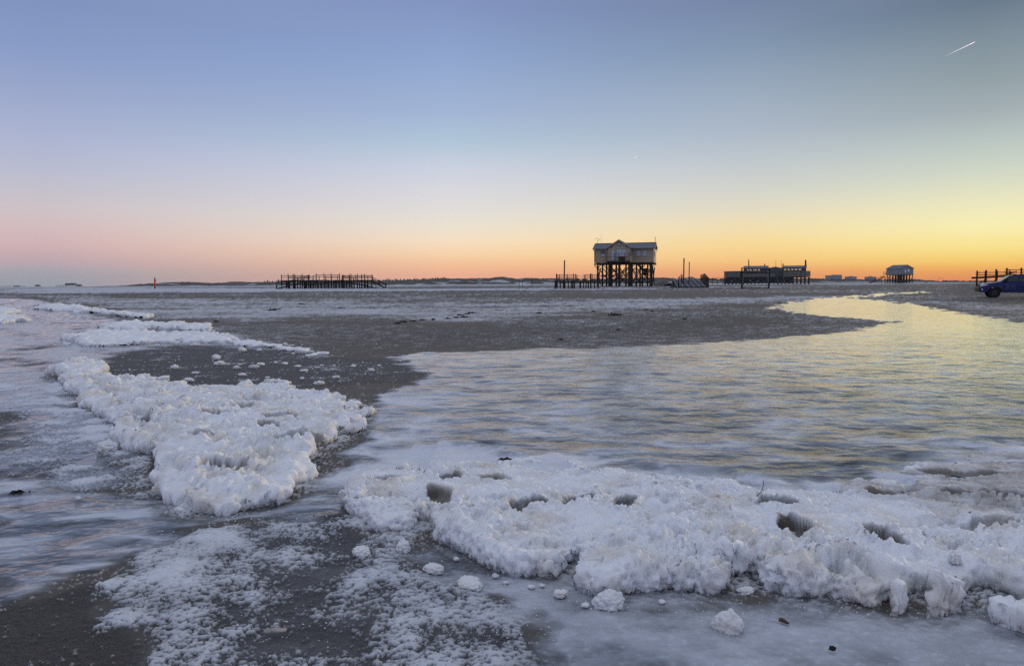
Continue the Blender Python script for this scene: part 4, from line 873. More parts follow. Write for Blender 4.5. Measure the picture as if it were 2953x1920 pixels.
bl = box('balcony', (-.2, S, 4.95), (3.5, S+1.8, 5.1), M['wood'], HU)
for xx, yy in ((-.15,S+.1),(-.15,S+1.7),(3.4,S+1.7)): adopt(beam('post', (xx,yy,5.0), (xx,yy,6.9), .15, .15, M['wood'], HU), bl)
for zz in (5.5,6.1,6.85): adopt(beam('rail', (-.15,S,zz), (-.15,S+1.75,zz), .08, .12, M['wood'], HU), bl); adopt(beam('rail', (-.15,S+1.7,zz), (3.4,S+1.7,zz), .08, .12, M['wood'], HU), bl)
ramp(HU, (-.5, S+1.2, 3.6), (-4.5, S+7.5, .2), 2.0, M['wood'], 12, True, 6, 1.1)
box('landing', (-1.6, S-1.0, 3.5), (1.0, S+2, 3.7), M['wood'], HU)
for xx, yy in ((-1.4,S-.8),(.8,S-.8),(-1.4,S+1.8),(.8,S+1.8)): pole('stilt', (xx,yy,-.2), (xx,yy,3.6), .25, M['wood'], HU, n=8)

# ------------------------------------------------------------------ jetty on the right
def zx5(x): return (x-400)*.0043
JT = empty('timber_jetty', at(2780+400/11.05, 110), math.radians(-20), 'dark red timber jetty with double railings rising behind the blue pickup', 'jetty')
for xp, tz in ((400,2.68),(680,2.78),(790,2.66),(985,2.90),(1165,2.68),(1310,3.05),(1555,2.68),(1745,3.05),(2000,3.1),(2260,3.1),(2520,3.1),(2800,3.1)):
    q = xp >= 1310 and xp != 1555; pole('post', (zx5(xp), 0 if xp not in (790,1165,1555) else 2.4, -.35), (zx5(xp), 0 if xp not in (790,1165,1555) else 2.4, tz),   .25 if xp not in (790,1165,1555) else .2, M['redwood'], JT)
for yy in (0, 2.4): beam('deck_beam', (zx5(355), yy-.08, 1.58), (zx5(2900), yy-.08, 2.22), .16, .30, M['redwood'], JT)
for k in range(20):
    xa = zx5(370)+k*.6; zz = 1.70+k*.6*.0513; box('deck_plank', (xa, -.1, zz-.05), (xa+.57, 2.5, zz), M['redwood'], JT)
for zz in (2.38, 2.03):
    beam('rail', (zx5(385), -.12, zz), (zx5(1600), -.12, zz+.06), .10, .11, M['redwood'], JT); beam('rail', (zx5(470), 2.3, zz), (zx5(1600), 2.3, zz+.05), .06, .05, M['redwood'], JT)
for zz in (2.72, 2.32): beam('rail', (zx5(1240), -.12, zz), (zx5(2900), -.12, zz+.15), .10, .11, M['redwood'], JT)
for a, b in (((420,.45),(720,1.45)),((850,.55),(1040,1.55)),((1300,2.05),(1600,2.45)),((1750,2.3),(2050,2.7))): beam('brace', (zx5(a[0]), .1, a[1]), (zx5(b[0]), .1, b[1]), .09, .13, M['redwood'], JT)
for xp, zz in ((470,2.42),(470,2.06),(1360,2.78),(1580,2.5)): beam('bolt_block', (zx5(xp)-.08, -.2, zz), (zx5(xp)+.08, -.2, zz), .1, .14, M['redwood'], JT)

# ------------------------------------------------------------------ blue pickup
def car_paint(name, col):
    m = mat(name, col, .35, spec=.3); b = m.node_tree.nodes['Principled BSDF']; b.inputs['Coat Weight'].default_value = .25; b.inputs['Coat Roughness'].default_value = .06; return m
M['blue'] = car_paint('blue_car_paint', (.002,.006,.10)); M['carglass'] = mat('tinted_car_glass', (.012,.014,.015), .05, spec=.7); M['rim'] = mat('grey_wheel_rim', (.06,.06,.065), .45, metal=.7)
M['lampglass'] = mat('headlight_lens', (.75,.76,.78), .12, spec=.7); M['sticker'] = mat('white_door_lettering', (.16,.17,.22), .5); M['plastic'] = mat('black_bumper_plastic', (.015,.015,.016), .6)
TK = empty('pickup_truck', (0,0,0), 0, 'dark blue pickup truck parked on the sand with white door lettering', 'truck')
# local x runs from nose (0) to tail, y across (0 near side, 1.85 far side), z up
def side_profile():
    p = [(.02,.52),(.0,.70),(.03,.86),(.09,.98),(.16,1.08),(.35,1.13),(.85,1.19),(1.32,1.25),(2.3,1.27),(3.55,1.27),(3.62,1.24),(5.22,1.24),(5.27,1.18),(5.28,.62),(5.20,.55),(4.66,.50)]
    arc = lambda cx: [(cx+.46*math.cos(a), .42+.46*math.sin(a)) for a in np.linspace(.12, math.pi-.12, 10)]
    p += arc(4.18)+[(3.68,.42),(1.48,.42)]+arc(.98)+[(.48,.46),(.12,.44)]
    return p
def body_mesh():
    bm = bmesh.new(); p = side_profile(); W = 1.85
    rows = []
    for yy, sx_, tuck in ((0.05,1.0,0),(0.0,1.0,0),(W,1.0,0),(W-.05,1.0,0)):
        rows.append([bm.verts.new((x+(.10 if (x < .2 and False) else 0), yy if z < 1.0 else yy+(.06 if yy < .9 else -.06)*(z-1.0)/.25, z)) for x, z in p])
    n = len(p)
    for i in range(n):
        j = (i+1) % n; bm.faces.new((rows[1][i], rows[1][j], rows[2][j], rows[2][i]))
    f0 = bm.faces.new(rows[1][::-1]); f1 = bm.faces.new(rows[2])
    for r_ in (rows[0], rows[3]):
        for v_ in r_: bm.verts.remove(v_)
    bmesh.ops.recalc_face_normals(bm, faces=bm.faces)
    bmesh.ops.triangulate(bm, faces=[f for f in bm.faces if len(f.verts) > 4])
    me = bpy.data.meshes.new('body'); bm.to_mesh(me); bm.free(); return me
bo = obj('body', body_mesh(), M['blue'], TK); md = bo.modifiers.new('bevel', 'BEVEL'); md.width = .035; md.segments = 3; md.limit_method = 'ANGLE'; md.angle_limit = math.radians(40)
def loft(name, rings, m, parent, smooth=False):
    n = len(rings[0]); v = [q for r_ in rings for q in r_]; fcs = [(i*n+j, i*n+(j+1) % n, (i+1)*n+(j+1) % n, (i+1)*n+j) for i in range(len(rings)-1) for j in range(n)]
    fcs += [tuple(range(n))[::-1], tuple((len(rings)-1)*n+j for j in range(n))]; return pymesh(name, v, fcs, m, parent, smooth)
cabp = [(1.30,1.24),(1.98,1.74),(2.25,1.80),(2.7,1.82),(3.2,1.80),(3.42,1.76),(3.60,1.24)]
def inset(z): return .04+.17*max(0, (z-1.24)/.58)
cab = loft('cab', [[(x, inset(z), z) for x, z in cabp], [(x, 1.85-inset(z), z) for x, z in cabp]], M['blue'], TK)
md = cab.modifiers.new('bevel', 'BEVEL'); md.width = .04; md.segments = 3; md.limit_method = 'ANGLE'
def side_glass(pts, near=True):
    v = [(x, (inset(z)-.012) if near else 1.85-inset(z)+.012, z) for x, z in pts]; v += [(x, (inset(z)+.02) if near else 1.85-inset(z)-.02, z) for x, z in pts]; n = len(pts)
    return pymesh('side_window', v, [tuple(range(n)), tuple(range(n, 2*n))[::-1]]+[(i, i+n, (i+1) % n+n, (i+1) % n) for i in range(n)], M['carglass'], TK)
for nr in (True, False):
    side_glass([(1.58,1.29),(2.03,1.68),(2.48,1.72),(2.48,1.29)], nr); side_glass([(2.58,1.29),(2.58,1.72),(3.28,1.70),(3.44,1.29)], nr)
ws = [(1.36,.16,1.275),(1.36,1.69,1.275),(1.96,1.58,1.715),(1.96,.27,1.715)]
pymesh('windscreen', [(x-.02,y,z+.02) for x,y,z in ws]+[(x+.01,y,z-.01) for x,y,z in ws], [(0,1,2,3),(7,6,5,4),(0,4,5,1),(1,5,6,2),(2,6,7,3),(3,7,4,0)], M['carglass'], TK)
beam('pillar_trim', (1.33,.05,1.265), (1.99,.185,1.755), .05, .03, M['rim'], TK)
def wheel(cx, cy, sgn):
    n = 28; prof = [(.22,-.11),(.31,-.125),(.365,-.12),(.39,-.09),(.395,0),(.39,.09),(.365,.12),(.31,.125),(.22,.11)]
    v = [(cx+r*math.cos(2*math.pi*i/n), cy+w_, .39+r*math.sin(2*math.pi*i/n)) for i in range(n) for r, w_ in prof]; k = len(prof)
    fcs = [(i*k+j, ((i+1) % n)*k+j, ((i+1) % n)*k+j+1, i*k+j+1) for i in range(n) for j in range(k-1)]
    ty = pymesh('wheel', v, fcs, M['black'], TK, True)
    yf = cy+sgn*.085; rim = []
    vv = [(cx, yf+sgn*.01, .39)]+[(cx+(.245 if i % 2 else .20)*math.cos(2*math.pi*i/24), yf+sgn*(0 if i % 2 else -.02), .39+(.245 if i % 2 else .20)*math.sin(2*math.pi*i/24)) for i in range(24)]
    vv += [(cx+.25*math.cos(2*math.pi*i/24), cy-sgn*.05, .39+.25*math.sin(2*math.pi*i/24)) for i in range(24)]
    r_ = pymesh('rim', vv, [(0, i+1, (i+1) % 24+1) for i in range(24)]+[(i+1, i+25, (i+1) % 24+25, (i+1) % 24+1) for i in range(24)], M['rim'], TK)
    adopt(r_, ty)
for cx in (.98, 4.18):
    wheel(cx, .16, -1); wheel(cx, 1.69, 1)
    for yy in (.0, 1.85):
        aa = np.linspace(.05, math.pi-.05, 12); v = []
        for a in aa:
            for r_ in (.45, .50):
                for d in ((-.035, .05) if yy == 0 else (-.05, .035)): v.append((cx+r_*math.cos(a), yy+d, .42+r_*math.sin(a)))
        pymesh('wheel_arch', v, [q for i in range(11) for q in ((4*i,4*i+1,4*i+5,4*i+4),(4*i+2,4*i+6,4*i+7,4*i+3),(4*i,4*i+4,4*i+6,4*i+2),(4*i+1,4*i+3,4*i+7,4*i+5))], M['plastic'], TK)
box('bumper', (-.10, .05, .48), (.25, 1.80, .80), M['plastic'], TK).modifiers.new('bevel', 'BEVEL').width = .03
box('grille', (-.02, .45, .82), (.12, 1.40, 1.04), M['plastic'], TK)
for yy in (.0, 1.85):
    s_ = 1 if yy == 0 else -1
    pymesh('headlight', [(.02,yy+s_*.42,.90),(.06,yy-s_*.012,.90),(.46,yy-s_*.012,1.02),(.50,yy-s_*.012,1.09),(.16,yy-s_*.012,1.07),(.08,yy+s_*.42,1.06),(.3,yy+s_*.3,1.0)], [(0,1,4,5),(1,2,3,4),(0,6,1),(1,6,2),(2,6,3),(3,6,4),(4,6,5),(5,6,0)], M['lampglass'], TK)
    disc('fog_lamp', (.10, yy-s_*.02+(.0 if s_ > 0 else .06), .66), .06, .04, M['lampglass'], TK, 14)
    box('mirror', (1.62, yy-s_*.24-(.0 if s_ > 0 else .0), 1.30), (1.76, yy-s_*.02, 1.48), M['plastic'], TK) if s_ > 0 else box('mirror', (1.62, yy+.02, 1.30), (1.76, yy+.24, 1.48), M['plastic'], TK)
    box('tail_light', (5.18, yy-.012 if s_ > 0 else yy-.10, .92), (5.295, yy+.10 if s_ > 0 else yy+.012, 1.20), mat('red_tail_light', (.25,.01,.01), .3), TK)
for x0, x1 in ((1.52, 2.53), (2.56, 3.55)):
    d_ = pymesh('door', [(x0,-.012,.50),(x1,-.012,.50),(x1,-.012,.98),(x1,.048,1.23),(x0,.048,1.23),(x0,-.012,.98),(x0,.03,.50),(x1,.03,.50),(x1,.09,1.23),(x0,.09,1.23)], [(0,1,2,5),(5,2,3,4),(0,6,7,1),(3,8,9,4),(1,7,8,3,2),(0,5,4,9,6)], M['blue'], TK)
    adopt(box('handle', (x1-.30, -.03, 1.04), (x1-.10, .02, 1.085), M['rim'], TK), d_)
box('sill', (1.5, .0, .40), (3.68, .10, .48), M['plastic'], TK); box('roof_rail', (3.50, .1, 1.27), (3.58, 1.75, 1.72), M['plastic'], TK)
box('bed_cover', (3.66, .12, 1.235), (5.2, 1.73, 1.262), M['plastic'], TK); beam('trim_strip', (2.62, .035, 1.262), (3.42, .035, 1.262), .02, .02, M['rim'], TK)
# emblem and lettering on the front door: a bent mark and two short text lines
em = [(1.60,1.03),(1.80,1.035),(1.86,.99),(1.80,.92),(1.78,.84)]
for a, b in zip(em, em[1:]): beam('emblem', (a[0], -.017, a[1]), (b[0], -.017, b[1]), .018, .035, M['sticker'], TK)
beam('emblem', (1.72, -.017, .80), (1.95, -.017, .84), .014, .025, M['sticker'], TK)
for k, (x0, x1, z) in enumerate(((2.02, 2.36, .95), (2.02, 2.30, .86))):
    n = 7
    for i in range(n):
        xa = x0+(x1-x0)*i/n; box('letter', (xa, -.020, z-.018-(.012 if i % 3 == 1 else 0)), (xa+(x1-x0)/n*.62, -.0125, z+.018), M['sticker'], TK)
beam('emblem', (1.70, -.017, .72), (2.35, -.017, .725), .012, .012, M['sticker'], TK)
tx, ty_, tz_ = at(2828, 56.5); TK.location = (tx, ty_, tz_-.01); TK.rotation_euler = (0, 0, math.radians(-24))

# ------------------------------------------------------------------ marker post, poles, far stilt buildings
MP = empty('marker_post', at(447, 190), 0, 'slim red beach marker post with dark top', 'marker post')
M['red'] = mat('red_marker_paint', (.80,.03,.04), .5)
pole('shaft', (0,0,-.2), (0,0,2.2), .36, M['red'], MP); pole('base', (0,0,-.1), (0,0,.55), .38, M['wood'], MP); pole('cap', (0,0,2.15), (0,0,2.9), .26, M['wood'], MP); box('sign_board', (-.05,-.14,2.05), (.5,-.10,2.35), M['wood'], MP)
for u, y, h_, lb in ((1497, 235, 2.45, 'tallest of three dark posts standing before the dunes'), (1507, 260, 2.1, 'thin middle post of three standing before the dunes'), (1534.5, 240, 2.3, 'lone dark post right beside the flat snow before the dunes')):
    o = pole('timber_post', (0,0,-.3), (0,0,h_), .22 if u != 1507 else .15, M['wood'], None); o.matrix_basis = Matrix.Translation(at(u, y)) @ o.matrix_basis; tag(o, lb, 'post')
o = pole('marker_stake', (0,0,-.2), (0,0,2.0), .12, M['red'], None, n=8); o.matrix_basis = Matrix.Translation(at(1358, 300)) @ o.matrix_basis; tag(o, 'short thin red stake at the foot of the snowy dune', 'stake')
M['fargrey'] = mat('far_grey_timber', (.11,.115,.125), .8)
def far_stilts(u, y, w, floor_, h_, n, lb, extra=()):
    T = empty('far_stilt_building', at(u, y), 0, lb, 'building')
    box('deck', (-w/2, 0, floor_-.5), (w/2, 10, floor_), M['fargrey'], T)
    for k in range(n): 
        xx = -w/2+.6+(w-1.2)*k/(n-1); pole('stilt', (xx, 0, -.5), (xx, 0, floor_-.3), .55, M['fargrey'], T, n=6)
        pole('stilt', (xx, 9, -.5), (xx, 9, floor_-.3), .55, M['fargrey'], T, n=6)
    for (x0, x1, z1) in extra:
        box('wall', (x0, 1, floor_), (x1, 9, floor_+z1*.65), M['fargrey'], T); v, f = gable_prism(x0-.6, x1+.6, .3, 9.7, floor_+z1*.65, floor_+z1, 'x'); pymesh('roof', v, f, M['fargrey'], T)
        for q in np.arange(x0+1, x1-1, 2.5): box('window', (q, .93, floor_+.8), (q+1.3, 1.0, floor_+1.7), M['glassdark'], T)
far_stilts(188, 1300, 34, 3.2, 3, 13, 'far grey stilt building with long deck on the flat beach', ((-1, 7, 3.6), (8, 16, 3.8)))
far_stilts(224, 1320, 8, 1.6, 3, 4, 'small far hut right beside the far grey stilt building', ((-3, 3, 3.0),))
far_stilts(105, 1500, 9, 1.8, 3, 4, 'tiny distant stilt hut on the open horizon', ((-3, 2.5, 3.2),))
T = empty('far_jetty', at(30, 1500), 0, 'long faint jetty of thin posts on the far horizon', 'jetty')
box('deck', (-42, 0, 2.2), (30, 2, 2.6), M['fargrey'], T)
for k in range(13): pole('stilt', (-41+k*5.9, .5, -.4), (-41+k*5.9, .5, 3.4), .5, M['fargrey'], T, n=6)
o = box('beach_bus', (-6,0,.6), (6,2.5,3.0), M['fargrey'], None); o.name = 'far_shed'; o.matrix_basis = Matrix.Translation(at(48, 1480)) @ o.matrix_basis @ Matrix.Identity(4); tag(o, 'tiny pale shed beside the faint horizon jetty', 'shed')

# two walkers
def person(u, y, lb, coat, pose):
    me = bpy.data.meshes.new('person'); J = [(0,0,.95),(0,0,1.2),(0,0,1.42),(0,0,1.52),(0,0,1.66),(0,0,1.76), (-.10,0,.90),(-.12,pose,.50),(-.12,-pose*.6,.05),(-.12,-pose*.6-.12,.03), (.10,0,.90),(.12,-pose,.50),(.12,pose*.8,.06),(.12,pose*.8-.12,.03), (-.22,0,1.38),(-.28,.05,1.10),(-.26,-.05,.85),(-.25,-.07,.76), (.22,0,1.38),(.28,-.05,1.10),(.26,.06,.85),(.25,.08,.76)]
    E_ = [(0,1),(1,2),(2,3),(3,4),(4,5),(0,6),(6,7),(7,8),(8,9),(0,10),(10,11),(11,12),(12,13),(2,14),(14,15),(15,16),(16,17),(2,18),(18,19),(19,20),(20,21)]
    R_ = [.16,.15,.17,.06,.11,.08,.10,.075,.055,.05,.10,.075,.055,.05,.075,.06,.05,.04,.075,.06,.05,.04]
    me.from_pydata(J, E_, []); o = obj('person', me, coat); sk = o.modifiers.new('skin', 'SKIN'); 
    for i, r_ in enumerate(R_): me.skin_vertices[0].data[i].radius = (r_, r_)
    me.skin_vertices[0].data[0].use_root = True; o.modifiers.new('smooth', 'SUBSURF').levels = 1
    o.location = at(u, y); return tag(o, lb, 'person')
person(2667.5, 420, 'person in dark coat walking on the far beach, the taller of two', mat('dark_coat', (.02,.02,.025)), .12); person(2672.8, 428, 'person in dark clothes walking beside the taller walker', mat('dark_jacket', (.025,.02,.02)), -.1).scale = (.93,.93,.93)
# thin frame beyond the hut
T = empty('distant_goal', at(2712, 520), 0, 'thin tall goal frame far beyond the stilt hut', 'frame')
for xx in (-1.7, 1.7): pole('post', (xx,0,-.2), (xx,0,3.4), .16, M['fargrey'], T, n=6)
beam('crossbar', (-1.8,0,3.3), (1.8,0,3.3), .14, .14, M['fargrey'], T)

# ------------------------------------------------------------------ dunes, far wood and town
def dunes():
    m = bpy.data.materials.new('dune_grass_and_snow'); m.use_nodes = True; t = m.node_tree; b = t.nodes['Principled BSDF']; L = t.links.new; b.inputs['Roughness'].default_value = .9; b.inputs['Specular IOR Level'].default_value = .1
    tc_ = nd(t, 'ShaderNodeTexCoord'); g = nd(t, 'ShaderNodeAttribute', attribute_name='cover'); sp = nd(t, 'ShaderNodeSeparateColor'); L(g.outputs['Color'], sp.inputs[0])
    n = nd(t, 'ShaderNodeTexNoise'); n.inputs['Scale'].default_value = .35; n.inputs['Detail'].default_value = 6; n.inputs['Roughness'].default_value = .7; L(tc_.outputs['Object'], n.inputs['Vector'])
    mr_ = nd(t, 'ShaderNodeMapRange'); mr_.inputs[1].default_value = .35; mr_.inputs[2].default_value = .65; L(n.outputs[0], mr_.inputs[0])
    mx = nd(t, 'ShaderNodeMix', data_type='RGBA'); L(mr_.outputs[0], mx.inputs[0]); mx.inputs[6].default_value = (.035,.036,.030,1); mx.inputs[7].default_value = (.13,.12,.095,1)
    m2 = nd(t, 'ShaderNodeMix', data_type='RGBA'); L(sp.outputs[0], m2.inputs[0]); L(mx.outputs[2], m2.inputs[6]); m2.inputs[7].default_value = (.62,.64,.70,1); L(m2.outputs[2], b.inputs['Base Color'])
    ridge = [(-400,829),(330,827),(390,823),(450,819),(470,814),(520,812.5),(560,812),(590,814),(630,815),(660,813),(700,812),(760,811),(850,810),(1000,810),(1100,808),(1180,806),(1250,802),(1300,803),(1360,800.5),(1410,801),(1450,797.5),(1490,801.5),(1520,799.5),(1550,802),(1570,805),(1640,805),(1760,806),(1890,803),(1960,804),(2050,805),(2200,806),(2320,805.5),(2380,806),(2470,808),(2600,808),(2690,811),(2810,811.5),(2953,812.5),(3400,812)]
    YD = 860.0
    xs = np.linspace(-850, 1150, 900); ys = np.concatenate([np.linspace(690, 860, 34), np.linspace(870, 1000, 8)])
    rx_ = np.array([ray(u, v)[0]*YD for u, v in ridge]); rzv = np.array([CAM_H+ray(u, v)[2]*YD for u, v in ridge])
    Xg, Yg = np.meshgrid(xs, ys); x = Xg.ravel(); y = Yg.ravel()
    top = np.interp(x, rx_, rzv)-.9
    top = top+np.clip((top-.5)/5, 0, 1)*(1.8*fbm2(x/32, 0*x+3, 4, 45, .6)+.3)
    foot = 700+45*fbm2(x/120, 0*x, 3, 41)+25
    q = np.clip((y-foot)/(YD-foot), 0, 1.3)
    prof = np.interp(q, [0,.12,.3,.6,.85,1,1.3], [0,.08,.35,.62,.86,1,.8])
    nz = fbm2(x/22, y/30, 5, 42, .6)
    z = .95+(top-.95)*prof*(1+.75*nz*sstep(.0,.4,q)*sstep(1.05,.7,q))+.8*fbm2(x/9, y/9, 3, 43)*sstep(.1,.5,q)*np.clip((top-1)/6, .2, 1)
    z = np.where(q <= 0, .3, z)
    cov = np.clip(sstep(.10, .32, fbm2(x/20+3, y/34, 5, 44)+.25*(1-q)-.16)*.8+sstep(.14, .04, q), 0, 1)
    cov = cov*np.interp(x, [-400, 100, 300, 1100], [.9, 1, .7, .35])
    R_, C_ = Xg.shape; idx = np.arange(R_*C_).reshape(R_, C_); Q = np.stack([idx[:-1,:-1], idx[:-1,1:], idx[1:,1:], idx[1:,:-1]], -1).reshape(-1, 4)
    o = npmesh('dunes', np.stack([x, y, z], 1), Q, m, {'cover': np.stack([cov, cov, cov, 0*cov+1], 1)}); tag(o, kind='structure')
    return rx_, rzv
DRX, DRZ = dunes()
def far_wood():
    rs = np.random.RandomState(8); V, Fc = [], []
    for k in range(900):
        u = rs.choice([rs.uniform(760, 1290), rs.uniform(800, 1300), rs.uniform(2330, 2953), rs.uniform(1560, 2330), rs.uniform(2953, 3300)]); y = rs.uniform(880, 990); x = ray(u, 810)[0]*y
        zt = float(np.interp(x*860/y, DRX, DRZ)); conif = u < 1500
        h_ = rs.uniform(2.0, 4.6)*(1.0 if rs.rand() < .12 else .62) if conif else rs.uniform(1.6, 2.6); r_ = h_*(.26 if conif else 1.6); z0 = (zt-CAM_H)*y/860+CAM_H-(3.4 if conif else 3.2); n = 6
        lev = [(0,.7),(.25,1),(.6,.55),(.8,.35),(1,.0)] if conif else [(0,.4),(.3,1),(.65,.9),(.9,.5),(1,0)]
        b0 = len(V)
        for q, w_ in lev:
            for i in range(n):
                a = 2*math.pi*i/n; j = rs.uniform(.7, 1.3); V.append((x+r_*w_*j*math.cos(a), y+r_*w_*j*math.sin(a), z0+2+(h_)*q*rs.uniform(.97, 1.03)))
        Fc.extend([(b0+l*n+i, b0+l*n+(i+1) % n, b0+(l+1)*n+(i+1) % n, b0+(l+1)*n+i) for l in range(4) for i in range(n)])
    me = bpy.data.meshes.new('far_wood'); me.from_pydata(V, [], Fc); me.materials.append(mat('far_evergreen', (.05,.055,.05), .9))
    tag(obj('far_wood', me), 'far line of small trees along the top of the dunes', 'wood', None, 'stuff')
far_wood()
M['farblock'] = mat('far_apartment_wall', (.22,.22,.23), .8); M['farwin'] = mat('far_window_band', (.09,.095,.11), .4)
def block(u0, u1, v0, lb, bump=None, y=1900, nw=4, st=5):
    x0 = ray(u0, 810)[0]*y; x1 = ray(u1, 810)[0]*y; z1 = CAM_H+ray((u0+u1)/2, v0)[2]*y
    T = empty('apartment_block', ((x0+x1)/2, y, 0), 0, lb, 'building'); w = x1-x0
    box('wall', (-w/2, 0, -2), (w/2, 16, z1), M['farblock'], T); box('roof', (-w/2-.5, -.5, z1), (w/2+.5, 16.5, z1+.5), M['farblock'], T)
    for (a, b, h_) in bump or (): box('roof_house', (-w/2+w*a, 2, z1), (-w/2+w*b, 12, z1+h_), M['farblock'], T)
    for s_ in range(st):
        zz = z1-2.4-s_*3.0
        if zz < 6: break
        for k in range(nw): box('window', (-w/2+w*(k+.15)/nw, -.15, zz), (-w/2+w*(k+.85)/nw, .05, zz+1.5), M['farwin'], T)
block(2387, 2428, 794.5, 'widest far apartment block with stepped roof above the dunes', [(.42,.98,2.2)], nw=6)
block(2443.5, 2470.5, 798, 'far flat apartment block with small centred roof house', [(.4,.6,2)])
block(2501, 2527, 798.5, 'far flat apartment block standing close to the stilt hut', [(.38,.6,2)])
block(2622, 2655, 806, 'low far building right beside the stilt hut', [(.3,.6,1.5)], nw=5, st=2)
block(1985, 2035, 804.5, 'far broad building above the dunes beyond the frosted ramp', [(.05,.35,3.5)], nw=7, st=2, y=1300)
block(1905, 1925, 802.5, 'far low building above the dunes right of the stilt house', [(.3,.7,1.5)], nw=3, st=2, y=1300)
block(2680, 2692, 809, 'tiny far house near the two walkers', None, nw=2, st=1)

# ------------------------------------------------------------------ flotsam
def clump(dx, dy, wpx, hpx, lb, seed, group=None):
    x, y = G(dx, dy); k = math.hypot(y, CAM_H)/(F_SRC/D2S); w = wpx*k; h_ = hpx*k*1.0
    rs = np.random.RandomState(seed); bm = bmesh.new()
    for i in range(26):
        a = rs.uniform(0, 6.28); L_ = rs.uniform(.15, .45)*w; cx, cy = rs.normal(0, w*.20), rs.normal(0, w*.12); cz = abs(rs.normal(0, h_*.35))+.01
        r_ = rs.uniform(.05, .16)*h_+.004; n = 4; rows = []
        for q in range(4):
            t_ = q/3-.5; px, py, pz = cx+math.cos(a)*L_*t_, cy+math.sin(a)*L_*t_, cz*(1-2*t_*t_)+rs.uniform(-.1,.1)*h_
            rows.append([bm.verts.new((px+r_*math.cos(j*1.57), py+r_*.8*math.sin(j*1.57), max(0, pz)+r_*math.sin(j*1.57+.8))) for j in range(n)])
        for q in range(3):
            for j in range(n): bm.faces.new((rows[q][j], rows[q][(j+1) % n], rows[q+1][(j+1) % n], rows[q+1][j]))
        bm.faces.new(rows[0][::-1]); bm.faces.new(rows[-1])
    me = bpy.data.meshes.new('seaweed_clump'); bm.to_mesh(me); bm.free()
    o = obj('seaweed_clump', me, M['twig']); o.location = (x, y, float(gz(y))+.003); return tag(o, lb, 'seaweed', group)
clump(632, 721, 34, 6, 'single dark seaweed clump on the snow dusted flat below the long platform', 1)
clump(1428, 733, 34, 6, 'low dark seaweed clump at the edge of the bare sand tongue', 2)
for i, (a, b, c) in enumerate([(922,752,16),(938,749,18),(960,747,14),(980,744,22),(1005,744,10),(1040,741,16),(1060,739,18),(1078,738,20),(1066,733,12),(1096,728,24),(1088,730,14)]):
    clump(a, b, c, 4, 'small dark scrap in the strandline of seaweed across the snowy sand', 10+i, 'strandline scraps')
for i, (a, b, c) in enumerate([(1252,728,16),(1380,724,16),(1515,724,10),(1302,790,12),(700,707,14),(790,716,10),(1500,720,12),(1590,742,10),(1436,767,10)]):
    clump(a, b, c, 3, 'small dark scrap lying alone on bare frosted sand', 40+i, 'lone scraps on the sand')
clump(500, 748, 14, 3, 'thin weed scrap beyond the curved snow drift', 71)
clump(1178, 1072, 34, 6, 'frosted dark driftwood scrap frozen at the rim of the ice behind the slab', 72)
pass
clump(40, 1147, 34, 5, 'dark weed lump on brown sand beside the frozen swirl', 75); clump(1935, 1512, 11, 3, 'tiny black weed scrap on the smooth grey ice sheet', 76)
def curve_tube(name, pts, r0, r1, m, lb, cat):
    n = 6; rows = []; P_ = [Vector(p) for p in pts]; V = []
    for i, p in enumerate(P_):
        d = (P_[min(i+1, len(P_)-1)]-P_[max(i-1, 0)]).normalized(); s_ = d.cross(Vector((0,1,.1))).normalized(); u_ = d.cross(s_); r_ = r0+(r1-r0)*i/(len(P_)-1)
        V += [p+s_*r_*math.cos(2*math.pi*j/n)+u_*r_*math.sin(2*math.pi*j/n) for j in range(n)]
    k = len(P_); fcs = [(i*n+j, i*n+(j+1) % n, (i+1)*n+(j+1) % n, (i+1)*n+j) for i in range(k-1) for j in range(n)]+[tuple(range(n))[::-1], tuple((k-1)*n+j for j in range(n))]
    return tag(pymesh(name, V, fcs, m, None, True), lb, cat)
tx, ty_ = G(1742, 1182)
curve_tube('twig', [(tx-.03, ty_, -.02), (tx-.025, ty_, .05), (tx+.01, ty_, .065), (tx+.05, ty_+.01, .08), (tx+.075, ty_+.01, .11), (tx+.085, ty_+.015, .145), (tx+.083, ty_+.015, .17)], .0035, .0016, M['twig'], 'thin curved black twig sticking out of the snow slab', 'twig')
tx, ty_ = G(1822, 1445)
for nm, (a, b), w, h_, lb, mm, rz_ in (('wood_chip', (1822,1446), .040, .012, 'small brown wood chip lying on the grey ice sheet', mat('brown_wood_chip', (.10,.065,.035), .8), -.9), ('wood_chip', (1118,1390), .05, .006, 'pale brown reed scrap in the crust below the slab', mat('pale_reed', (.25,.16,.09), .8), .1)):
    x, y = G(a, b); o = pymesh(nm, [(-w/2,-.008,0),(w/2,-.005,0),(w/2*.9,.007,0),(-w/2*.8,.009,0),(-w/2,-.006,h_),(w/2*.8,-.004,h_*.7),(w/2*.7,.005,h_*.6),(-w/2*.7,.006,h_*1.1)], [(3,2,1,0),(4,5,6,7),(0,1,5,4),(1,2,6,5),(2,3,7,6),(3,0,4,7)], mm); o.location = (x, y, .002); o.rotation_euler = (0, 0, rz_); tag(o, lb, 'wood chip')
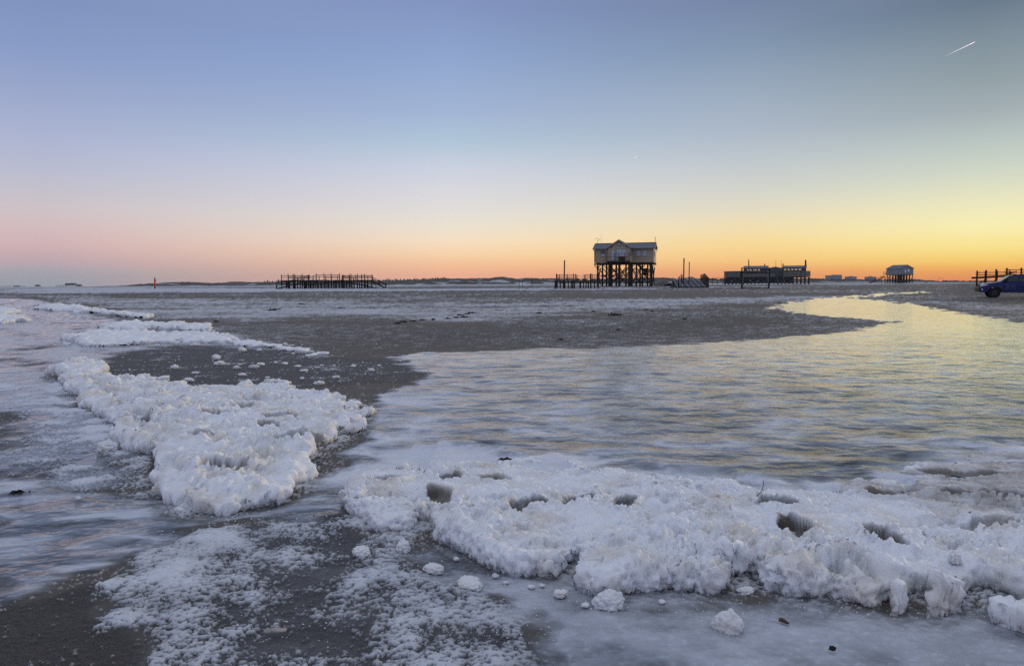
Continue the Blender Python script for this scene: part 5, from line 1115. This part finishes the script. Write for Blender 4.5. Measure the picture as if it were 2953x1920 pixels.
# razor shell in the crust
x, y = G(640, 1478); n = 14; V = []; LS, WS = .085, .018
for i in range(n+1):
    q = i/n-.5; wv = WS/2*(1 if abs(q) < .42 else .75)
    for j in range(7):
        a = math.pi*j/6; V.append((q*LS, -wv*math.cos(a), .004+.010*math.sin(a)+.002*math.cos(q*3)))
o = pymesh('razor_shell', V, [(i*7+j, i*7+j+1, (i+1)*7+j+1, (i+1)*7+j) for i in range(n) for j in range(6)], mat('frosted_shell', (.42,.37,.33), .5, .3, 40), None, True); o.modifiers.new('thickness', 'SOLIDIFY').thickness = .0025
o.location = (x, y, .014); o.rotation_euler = (0, 0, .08); tag(o, 'frosted razor shell lying on the crusted snow', 'shell')

# ------------------------------------------------------------------ contrails
M['trail'] = bpy.data.materials.new('ice_crystal_trail'); M['trail'].use_nodes = True; t_ = M['trail'].node_tree; t_.nodes.clear()
d_ = nd(t_, 'ShaderNodeBsdfDiffuse'); d_.inputs[0].default_value = (.98,.98,.98,1); tl = nd(t_, 'ShaderNodeBsdfTranslucent'); tl.inputs[0].default_value = (.98,.98,.98,1)
mx_ = nd(t_, 'ShaderNodeAddShader'); t_.links.new(d_.outputs[0], mx_.inputs[0]); t_.links.new(tl.outputs[0], mx_.inputs[1]); oo = nd(t_, 'ShaderNodeOutputMaterial'); t_.links.new(mx_.outputs[0], oo.inputs[0])
def contrail(u0, v0, u1, v1, alt, w0, w1, lb):
    d0 = ray(u0, v0); d1 = ray(u1, v1); y0 = alt/d0[2]; y1 = alt/d1[2]; a = Vector(d0*y0); b = Vector(d1*y1); n = 8; V = []; K = 10
    d = (b-a).normalized(); s_ = d.cross(Vector((0,0,1))).normalized(); u_ = s_.cross(d)
    for i in range(K+1):
        q = i/K; r_ = w0+(w1-w0)*q
        V += [a+(b-a)*q+s_*r_*math.cos(2*math.pi*j/n)+u_*r_*math.sin(2*math.pi*j/n) for j in range(n)]
    tag(pymesh('contrail', V, [(i*n+j, i*n+(j+1) % n, (i+1)*n+(j+1) % n, (i+1)*n+j) for i in range(K) for j in range(n)]+[tuple(range(n))[::-1], tuple(K*n+j for j in range(n))], M['trail'], None, True), lb, 'contrail')
contrail(2722, 164, 2811, 122, 9000, .3, 12, 'long bright aircraft trail slanting in the clear sky')
contrail(1826, 457, 1838, 451, 9000, 2, 8, 'short faint aircraft trail high above the stilt house')

# ------------------------------------------------------------------ haze
hm = bpy.data.materials.new('thin_winter_haze'); hm.use_nodes = True; ht = hm.node_tree; ht.nodes.clear()
pv = nd(ht, 'ShaderNodeVolumePrincipled'); pv.inputs['Color'].default_value = (.80,.86,.95,1); pv.inputs['Density'].default_value = .00010; pv.inputs['Anisotropy'].default_value = .0
ho = nd(ht, 'ShaderNodeOutputMaterial'); ht.links.new(pv.outputs[0], ho.inputs['Volume'])
hz = box('haze', (-1900, -60, -3), (1900, 2300, 34), hm, None); tag(hz, 'thin pale winter haze over the beach', 'haze', None, 'stuff')
